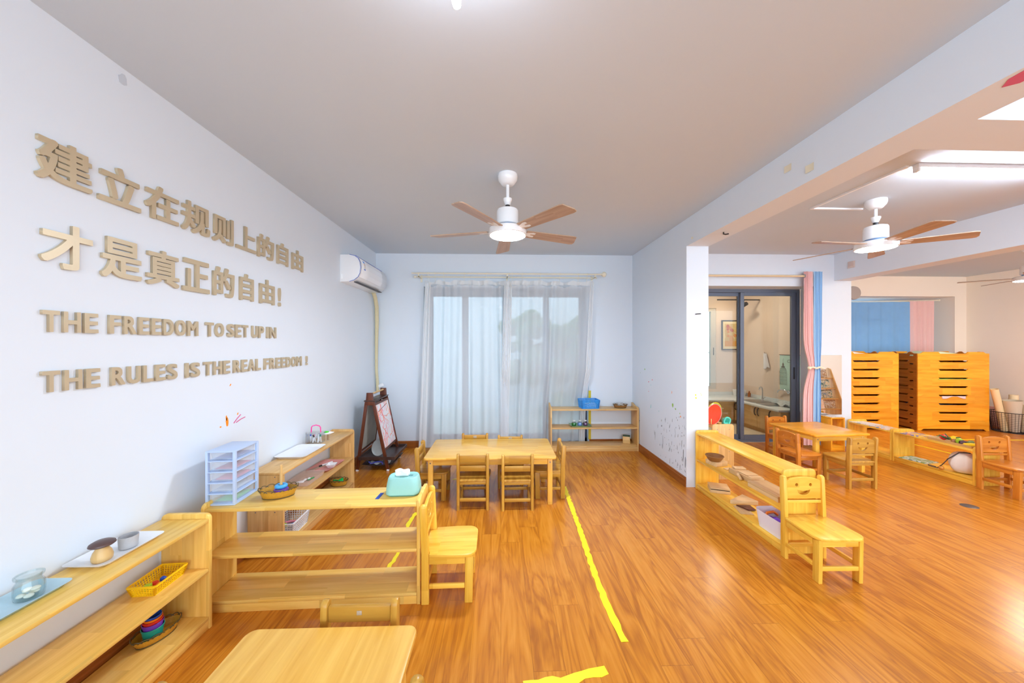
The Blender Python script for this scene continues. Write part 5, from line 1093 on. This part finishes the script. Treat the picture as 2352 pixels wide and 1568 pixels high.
MB().grid(lambda u, v: (-1.60+u*0.35, 4.0+v*0.43, 0.078-0.035*math.sin(PI*u)*math.sin(PI*(0.15+0.7*v))), 14, 14).build('lower_sling', wood('dark', 'x', 0.3), t, thick=0.006)
solid('palette', 'grey oval paint palette leaning in the easel tray', 'palette', MB().prism([(x*(1 if y > -0.1 else 0.8), y) for x, y in ellipse(0, 0, 0.078, 0.105, 28)], -0.003, 0.003, 'xz', 0.001, M=R(-38, 'X')), pm('grey_palette', (196, 200, 198), 0.5, noise=0.15, nscale=20), (-1.462, 4.14, 0.232), 12)
solid('paper_sheet', 'crumpled white paper under the easel tray', 'paper', MB().grid(lambda u, v: ((u-0.5)*0.15, (v-0.5)*0.10, 0.012+0.012*math.sin(u*9)*math.cos(v*7)), 14, 10), pm('white_paper', (236, 238, 242), 0.8), (-1.46, 4.07, 0.066), 20, thick=0.001)
solid('paint_cup', 'small white cup lying under the easel tray', 'cup', MB().lathe([(0, 0), (0.024, 0), (0.03, 0.05), (0.028, 0.05), (0.022, 0.002), (0, 0.002)], 24, M=R(90, 'Y')), WHITE, (-1.36, 4.09, 0.094), -25)
solid('ribbon', 'blue and purple ribbon hanging under the easel', 'ribbon', MB().tube([(-0.09, 0, 0.035), (-0.06, 0.0, 0.01), (-0.02, 0, 0.025), (0.02, 0, 0.03), (0.06, 0, 0.02), (0.065, 0, -0.005)], 0.007, 8), pm('blue_violet_ribbon', (90, 100, 220), 0.5), (-1.44, 4.02, 0.072), 8)

# ================================================================== AIR CONDITIONER
t = thing('air_conditioner', 'white wall air conditioner with blue trim lines', 'air conditioner', (LX, 3.80, 2.15), 0)
prof = [(0.0, 0.0), (0.0, 0.30), (0.10, 0.302), (0.155, 0.290), (0.195, 0.262), (0.216, 0.215), (0.222, 0.16), (0.214, 0.10), (0.192, 0.055), (0.150, 0.022), (0.10, 0.006)]
MB().prism(prof, 0.0, 0.86, 'xz', 0.004).build('body', WHITEM, t, angle=0.5)
fp = [(p[0]+0.004, p[1]+0.002) for p in prof[3:9]]
b = MB(); b.grid(lambda u, v: (lambda i, k: (fp[i][0]+(fp[min(i+1, 5)][0]-fp[i][0])*k+0.0025, 0.025+v*0.825, fp[i][1]+(fp[min(i+1, 5)][1]-fp[i][1])*k))(min(4, int(u*5)), u*5-min(4, int(u*5))), 30, 4); b.build('front_panel', pm('gloss_white_panel', (244, 246, 250), 0.2, coat=0.5), t, thick=0.003)
ACB = pm('ac_blue_trim', (60, 96, 190), 0.35)
MB().tube([(p[0]+0.003, -0.001, p[1]) for p in prof[2:]], 0.0028, 8).build('trim_line', ACB, t)
MB().tube([(fp[0][0]+0.002, 0.02, fp[0][1]+0.004), (fp[0][0]+0.002, 0.85, fp[0][1]+0.004)], 0.0026, 8).build('trim_line', ACB, t)
MB().box(0.13, 0.17, 0.05, 0.82, 0.005, 0.012, M=T(0, 0, 0.0) @ R(0)).build('air_outlet', pm('dark_louver', (70, 68, 74), 0.5), t, smooth=False)
MB().box(0.012, 0.032, -0.0015, 0.001, 0.035, 0.085, 0.001).build('service_flap', WHITE, t)
for (za, zb, nm, c) in ((0.225, 0.245, 'blue', (70, 160, 240)), (0.195, 0.222, 'cream', (232, 214, 200)), (0.160, 0.192, 'white', (236, 236, 232)), (0.147, 0.157, 'deep_blue', (60, 120, 220))):
    xx = lambda zq: 0.2335-0.9*max(0, zq-0.2)**1.25*1.0-0.0
    MB().prism([(xx(za), za), (xx(za)+0.002, za), (xx(zb)+0.002, zb), (xx(zb), zb)], 0.07, 0.11, 'xz').build('energy_label', pm('sticker_'+nm, c, 0.5), t, smooth=False, label=nm.replace('_', ' ')+' band of the energy sticker')
solid('refrigerant_hose', 'beige wrapped hose running down the corner from the air conditioner', 'hose', MB().tube([(-1.70, 4.62, 2.16), (-1.705, 4.70, 2.10), (-1.718, 4.79, 1.98), (-1.722, 4.81, 1.77), (-1.724, 4.80, 1.5), (-1.722, 4.79, 1.28), (-1.724, 4.80, 1.1), (-1.722, 4.83, 0.92), (-1.72, 4.83, 0.80)], [0.026, 0.026, 0.027, 0.025, 0.022, 0.020, 0.020, 0.020, 0.020], 14), pm('beige_hose_wrap', (224, 212, 172), 0.7, noise=0.15, nscale=50, bump=0.6))
t = thing('plug_adaptor', 'white plug adaptor in the corner above the easel', 'adaptor', (-1.665, 4.84, 0.87), 0)
MB().box(-0.035, 0.035, -0.02, 0.02, 0, 0.045, 0.006, M=R(-25, 'Y')).build('body', WHITE, t); MB().tube([(-0.03, 0, 0.01), (-0.05, 0, -0.03), (-0.055, 0.01, -0.08)], 0.004, 6).build('cable', WHITE, t)

# ================================================================== SLEEPING ROOM BASKET
t = thing('wire_basket', 'dark mesh basket full of rolled paper near the pink trim', 'basket', (8.56, 5.44, 0), 0)
b = MB(); n = 44
for k in range(n): b.tube([(0.20*math.cos(2*PI*k/n), 0.20*math.sin(2*PI*k/n), 0.004), (0.235*math.cos(2*PI*k/n), 0.235*math.sin(2*PI*k/n), 0.33)], 0.0022, 4)
for j in range(12): r = 0.20+0.035*j/11; b.tube([(r*math.cos(2*PI*k/36), r*math.sin(2*PI*k/36), 0.006+0.322*j/11) for k in range(36)], 0.0022, 4, True)
b.build('mesh_wall', BLACK, t, smooth=False)
MB().tube([(0.236*math.cos(2*PI*k/40), 0.236*math.sin(2*PI*k/40), 0.332) for k in range(40)], 0.006, 8, True).build('rim', BLACK, t); MB().cyl(0.2, 0, 0.004, 36).build('base', BLACK, t)
def roll(label, x, y, r, h, ax, ay, r2=None, c=(226, 206, 170)):
    o = solid('paper_roll', label, 'paper roll', MB().lathe([(r-0.004, 0), (r, 0), (r2 or r, h), ((r2 or r)-0.004, h), (r-0.005, 0.0)], 28, M=R(ax, 'X') @ R(ay, 'Y')), pm('roll_%d_%d_%d' % c, c, 0.8, noise=0.06, nscale=20), (x, y, 0.02), 0, 'rolls standing in the mesh basket')
roll('tall pale paper roll leaning toward the cots', 8.47, 5.46, 0.045, 0.72, 0, -15, c=(238, 216, 170))
roll('wide grey paper cone open at the top', 8.50, 5.37, 0.05, 0.52, 0, -5, 0.105, c=(206, 196, 176))
roll('straight cream paper roll in the middle of the basket', 8.585, 5.44, 0.05, 0.60, 0, 1, c=(234, 214, 176))
roll('short tan paper roll at the front of the basket', 8.63, 5.33, 0.05, 0.45, 0, 2, c=(214, 196, 166))
roll('plain cream roll at the back of the basket', 8.66, 5.5, 0.055, 0.52, 0, 3, c=(226, 208, 176))
solid('floor_socket', 'oval dark floor socket cover in the middle room floor', 'floor socket', MB().lathe([(0, 0.003), (0.055, 0.003), (0.062, 0.0015), (0.062, 0), (0, 0)], 32, sx=1, sy=0.85), pm('dark_socket', (86, 84, 88), 0.35, metal=0.5), (4.243, 2.953, 0.0), 0)

# ================================================================== YELLOW TAPE ON THE FLOOR
def tape(label, pts, w, seed, jag=0.35):
    rr = random.Random(seed); A = []; B = []
    P = [Vector((x, y, 0)) for x, y in pts]; Q = []
    for a, c in zip(P, P[1:]):
        n = max(2, int((c-a).length/0.03)); Q += [a+(c-a)*i/n for i in range(n)]
    Q.append(P[-1])
    for i, p in enumerate(Q):
        d = (Q[min(i+1, len(Q)-1)]-Q[max(i-1, 0)]).normalized(); s = Vector((-d.y, d.x, 0))
        A.append(p+s*w/2*(1-jag*rr.random()**2)); B.append(p-s*w/2*(1-jag*rr.random()**2))
    t = bmesh.new(); lo = [[t.verts.new((v.x, v.y, 0.0006)) for v in L] for L in (A, B)]; hi = [[t.verts.new((v.x, v.y, 0.0016)) for v in L] for L in (A, B)]
    for i in range(len(Q)-1):
        t.faces.new((hi[0][i], hi[1][i], hi[1][i+1], hi[0][i+1])); t.faces.new((lo[0][i], lo[0][i+1], lo[1][i+1], lo[1][i])); t.faces.new((lo[0][i], hi[0][i], hi[0][i+1], lo[0][i+1])); t.faces.new((lo[1][i], lo[1][i+1], hi[1][i+1], hi[1][i]))
    m = MB(); m._add(t); o = m.build('floor_tape', YTAPE, smooth=False); return tag(o, label, 'floor tape', 'yellow tape lines on the floor')
tape('long yellow tape line along the walkway beside the long table', [(0.655, 3.5), (0.628, 2.718), (0.603, 2.235), (0.596, 1.929), (0.608, 1.66)], 0.046, 1, 0.45)
tape('yellow tape piece running behind the empty shelf toward the easel', [(-0.737, 3.0), (-0.752, 2.797), (-0.715, 2.46), (-0.74, 2.2)], 0.040, 2, 0.6)
tape('yellow tape piece crossing the walkway at the lower photo edge', [(0.10, 1.455), (0.20, 1.468), (0.33, 1.49), (0.475, 1.522)], 0.055, 3, 0.6)
tape('short yellow tape scrap under the long table', [(-0.52, 3.72), (-0.44, 3.74)], 0.02, 4, 0.7)
tape('thin yellow tape line on the sleeping room floor', [(6.06, 5.0), (6.04, 4.1), (6.02, 3.4)], 0.03, 5, 0.1)
tape('yellow tape line on the floor in front of the cots', [(6.6, 5.06), (7.2, 5.02), (7.745, 4.98), (8.6, 4.92)], 0.03, 6, 0.1)

# ================================================================== KITCHEN BEHIND THE GLASS
MAPLE = wood('birch', 'x', 0.6); CT = pm('pale_counter', (224, 232, 234), 0.25, noise=0.08, nscale=50)
def counter(label, x0, x1, y0, y1, face, doors):
    t = thing('kitchen_counter', label, 'kitchen cabinet', (0, 0, 0), 0, 'low kitchen counters')
    b = MB().box(x0+(0.02 if face == 'x' else 0), x1, y0+(0.02 if face == 'y' else 0), y1, 0.07, 0.418).box(x0+(0.07 if face == 'x' else 0), x1, y0+(0.07 if face == 'y' else 0), y1, 0, 0.07)
    b.build('carcass', MAPLE, t, smooth=False)
    n = len(doors)
    for (a, c, hs) in doors:
        if face == 'x': dd = MB().box(x0, x0+0.018, a+0.003, c-0.003, 0.075, 0.412, 0.002).build('cabinet_door', wood('birch', 'y', 0.6), t); q = a+0.035 if hs < 0 else c-0.035; h = MB().tube([(x0-0.001, q, 0.27), (x0-0.02, q, 0.29), (x0-0.026, q, 0.335), (x0-0.02, q, 0.38), (x0-0.001, q, 0.40)], 0.008, 8)
        else: dd = MB().box(a+0.003, c-0.003, y0, y0+0.018, 0.075, 0.412, 0.002).build('cabinet_door', MAPLE, t); q = a+0.035 if hs < 0 else c-0.035; h = MB().tube([(q, y0-0.001, 0.27), (q, y0-0.02, 0.29), (q, y0-0.026, 0.335), (q, y0-0.02, 0.38), (q, y0-0.001, 0.40)], 0.008, 8)
        h.build('handle', BLACK, dd)
    return t
counter('low kitchen cabinet under the sink along the kitchen side wall', 4.31, 4.865, 5.12, 6.15, 'x', [(5.12, 5.35, 1), (5.35, 5.60, 1), (5.60, 5.90, -1), (5.90, 6.15, 1)])
counter('low kitchen cabinet under the kitchen window', 2.6, 4.865, 6.16, KB-0.003, 'y', [(2.6, 3.0, 1), (3.0, 3.45, 1), (3.45, 3.9, -1), (3.9, 4.3, -1)])
solid('worktop', 'pale worktop in an L around the kitchen corner', 'worktop', MB().prism([(2.6, 6.13), (4.28, 6.13), (4.28, 5.115), (4.867, 5.115), (4.867, KB-0.002), (2.6, KB-0.002)], 0.4185, 0.45, 'xy', 0.004), CT)
solid('splash_strip', 'pale upstand along the kitchen worktop', 'upstand', MB().box(4.85, 4.868, 5.12, KB-0.02, 0.4505, 0.51, 0.002).box(2.6, 4.85, KB-0.02, KB-0.002, 0.4505, 0.51, 0.002), CT, smooth=False)
t = thing('sink', 'stainless double sink set in the kitchen worktop', 'sink', (4.56, 5.80, 0.4505), 90)
for x in (-0.2, 0.14):
    o = vessel(0.30, 0.34, 0.012, 0.012, 0.0, 0.03).build('basin', STEEL, t, loc=(x, 0, 0))
    MB().prism(rrect(-0.135, 0.135, -0.15, 0.15, 0.03), 0.0122, 0.0126).build('drain_floor', pm('sink_floor', (150, 154, 158), 0.3, metal=0.8), o)
t = thing('faucet', 'chrome gooseneck faucet at the kitchen sink', 'faucet', (4.70, 5.98, 0.451), 0)
MB().lathe([(0, 0), (0.026, 0), (0.024, 0.012), (0.014, 0.05), (0, 0.05)], 20).build('base', CHROME, t)
MB().tube([(0, 0, 0.03), (0, 0, 0.19), (-0.012, -0.006, 0.235), (-0.045, -0.02, 0.26), (-0.08, -0.035, 0.24), (-0.09, -0.04, 0.20)], 0.011, 12).build('spout', CHROME, t); MB().tube([(0.01, -0.01, 0.045), (0.02, -0.05, 0.075)], 0.007, 8).build('lever', CHROME, t)
t = thing('faucet', 'chrome curved tap on the kitchen wall under the birdcage poster', 'faucet', (4.868, 5.60, 0.66), 0)
MB().cyl(0.03, -0.0, 0.02, 20, M=R(-90, 'Y')).build('base', CHROME, t); MB().tube([(-0.015, 0, 0), (-0.04, 0.04, 0.025), (-0.05, 0.11, 0.03), (-0.05, 0.17, 0.005), (-0.05, 0.19, -0.03)], 0.012, 12).build('spout', CHROME, t)
solid('wash_tub', 'white wash tub in the kitchen corner', 'tub', vessel(0.20, 0.16, 0.12, 0.004, 0.015, 0.03), WHITE, (4.72, 6.60, 0.4505), 0)
solid('dish_cloth', 'crumpled dish cloth on the kitchen worktop', 'cloth', MB().grid(lambda u, v: ((u-0.5)*0.2, (v-0.5)*0.26, 0.02+0.03*math.sin(u*8+v*3)*math.sin(v*9)+0.02*math.sin(PI*u)), 14, 16), pm('grey_dish_cloth', (196, 206, 210), 0.9), (4.66, 5.42, 0.462), 10, thick=0.004)
solid('soap_bottle', 'small amber bottle beside the wash tub', 'bottle', MB().lathe([(0, 0), (0.025, 0), (0.026, 0.07), (0.012, 0.09), (0.012, 0.115), (0, 0.115)], 18), pm('amber', (150, 86, 40), 0.3), (4.80, 6.44, 0.4505))
t = thing('framed_picture', 'framed orange flower picture on the kitchen back wall', 'picture', (4.67, KB-0.004, 1.655), 0)
for q in ((-0.2, 0.2, 0.28, 0.3), (-0.2, 0.2, -0.3, -0.28), (-0.2, -0.18, -0.28, 0.28), (0.18, 0.2, -0.28, 0.28)): MB().box(q[0], q[1], -0.024, 0, q[2], q[3], 0.002).build('frame_bar', BLACK, t)
MB().box(-0.18, 0.18, -0.010, -0.004, -0.28, 0.28).build('mount', pm('cream_mount', (244, 230, 180), 0.7), t, smooth=False)
pic = MB().box(-0.135, 0.135, -0.0125, -0.0102, -0.23, 0.23).build('picture_sheet', art_mat('flower_print', [(226, 200, 120), (214, 186, 100), (228, 214, 150)], 5), t, smooth=False)
rr = random.Random(12)
b = MB(); b2 = MB()
for i in range(11):
    x, zz, r = rr.uniform(-0.09, 0.09), rr.uniform(-0.02, 0.18), rr.uniform(0.025, 0.042)
    (b if i % 3 else b2).prism([(x+r*(1 if k % 2 else 0.72)*math.cos(2*PI*k/16), zz+r*(1 if k % 2 else 0.72)*math.sin(2*PI*k/16)) for k in range(16)], -0.0135-0.0004*i, -0.0125-0.0004*i, 'xz')
b.build('printed_flower', pm('orange_print', (226, 146, 40), 0.7), pic, smooth=False, label='orange printed flowers'); b2.build('printed_flower', pm('rust_print', (196, 96, 40), 0.7), pic, smooth=False, label='rust printed flowers')
MB().box(-0.135, 0.135, -0.0135, -0.0126, -0.23, -0.12).prism([(-0.035, -0.16), (0.035, -0.16), (0.045, -0.06), (0.025, -0.01), (-0.025, -0.01), (-0.045, -0.06)], -0.0145, -0.0136, 'xz').build('printed_vase', pm('amber_print', (222, 160, 30), 0.7), pic, smooth=False, label='amber printed vase and table')
t = thing('towel', 'white towel hanging on the kitchen side wall', 'towel', (4.866, 6.10, 1.03), 0)
MB().grid(lambda u, v: (-0.012-0.03*math.sin(PI*u)-0.012*math.sin(9*u), (u-0.5)*(0.05+0.09*v)-0.035*v, 0.27*(1-v)+0.02*math.sin(u*7)*v), 16, 14).build('cloth', pm('towel_cloth', (226, 228, 234), 0.9), t, thick=0.005); MB().tube([(0, 0, 0.28), (-0.03, 0, 0.275), (-0.035, 0, 0.295)], 0.005, 8).build('hook', STEEL, t)
t = thing('birdcage_poster', 'mint birdcage poster on the kitchen side wall', 'poster', (4.869, 5.575, 0.985), 0)
MB().box(-0.004, 0, -0.22, 0.22, -0.30, 0.30).build('sheet', pm('mint_poster', (186, 222, 212), 0.7), t, smooth=False)
MB().tube([(-0.008, -0.225, 0.302), (-0.008, 0.225, 0.302)], 0.006, 8).build('hanging_bar', pm('brown_bar', (110, 88, 80), 0.5), t)
ink = pm('grey_print_ink', (112, 110, 108), 0.8); b = MB(); cy = 0.15
for k in range(-5, 6):
    w = 0.016*k; b.tube([(-0.0048, cy+w, -0.22), (-0.0048, cy+w, -0.02+0.0), (-0.0048, cy+w*0.75, 0.06), (-0.0048, cy+w*0.2, 0.10)], 0.0014, 4)
for zz in (-0.2, -0.13, -0.08, -0.01): b.tube([(-0.0048, cy-0.08, zz), (-0.0048, cy+0.08, zz)], 0.0016, 4)
b.prism([(cy-0.05, 0.095), (cy+0.05, 0.095), (cy+0.012, 0.115), (cy+0.02, 0.14), (cy, 0.17), (cy-0.02, 0.14), (cy-0.012, 0.115)], -0.0056, -0.0042, 'yz').tube([(-0.0048, cy, 0.17), (-0.0048, cy, 0.22), (-0.0048, cy-0.012, 0.235)], 0.0016, 5)
b.build('printed_birdcage', ink, t, smooth=False)
cu = bpy.data.curves.new('g', 'FONT'); cu.body = 'Canary'; cu.size = 0.075; cu.extrude = 0.0004; cu.shear = 0.2
o = bpy.data.objects.new('g', cu); COL.objects.link(o); me = bpy.data.meshes.new_from_object(o.evaluated_get(bpy.context.evaluated_depsgraph_get())); bpy.data.objects.remove(o)
me.transform(R(-90, 'Z') @ R(90, 'X')); link('printed_word', me, ink, t, smooth=False, loc=(-0.005, 0.07, 0.17))
t = thing('spotlight', 'black track spotlight under the kitchen ceiling', 'spotlight', (4.55, 6.25, 2.29), 0)
MB().box(-0.5, 0.3, -0.015, 0.015, 0.0, 0.02).build('track', BLACK, t, smooth=False); MB().box(-0.008, 0.008, -0.008, 0.008, -0.07, 0.0).build('stem', BLACK, t, smooth=False)
MB().box(-0.004, 0.004, -0.004, 0.004, 0.02, 0.46).build('drop_rod', BLACK, t, smooth=False)
A = T(0, 0, -0.09) @ R(100, 'Z') @ R(112, 'Y')
MB().lathe([(0, -0.075), (0.035, -0.07), (0.037, 0.07), (0.033, 0.07), (0.03, 0.0), (0, -0.01)], 24, M=A).build('head', BLACK, t)
MB().lathe([(0, 0.03), (0.028, 0.03), (0.028, 0.034), (0, 0.036)], 24, M=A).build('bulb', pm('warm_spot_bulb', (255, 240, 210), 0.4, emit=(255, 222, 170), estr=160.0), t)
t = thing('ceiling_lamp', 'added unseen warm fill lamp on the kitchen ceiling', 'lamp', (3.7, 5.9, H), 0)  # lamp added out of sight to lighten the kitchen
MB().cyl(0.16, -0.03, 0, 36).build('base', WHITEM, t); MB().lathe([(0, -0.075), (0.1, -0.068), (0.15, -0.045), (0.155, -0.031), (0, -0.031)], 36).build('cover', pm('kitchen_fill_glow', (255, 246, 230), 0.4, emit=(255, 240, 216), estr=95.0), t)
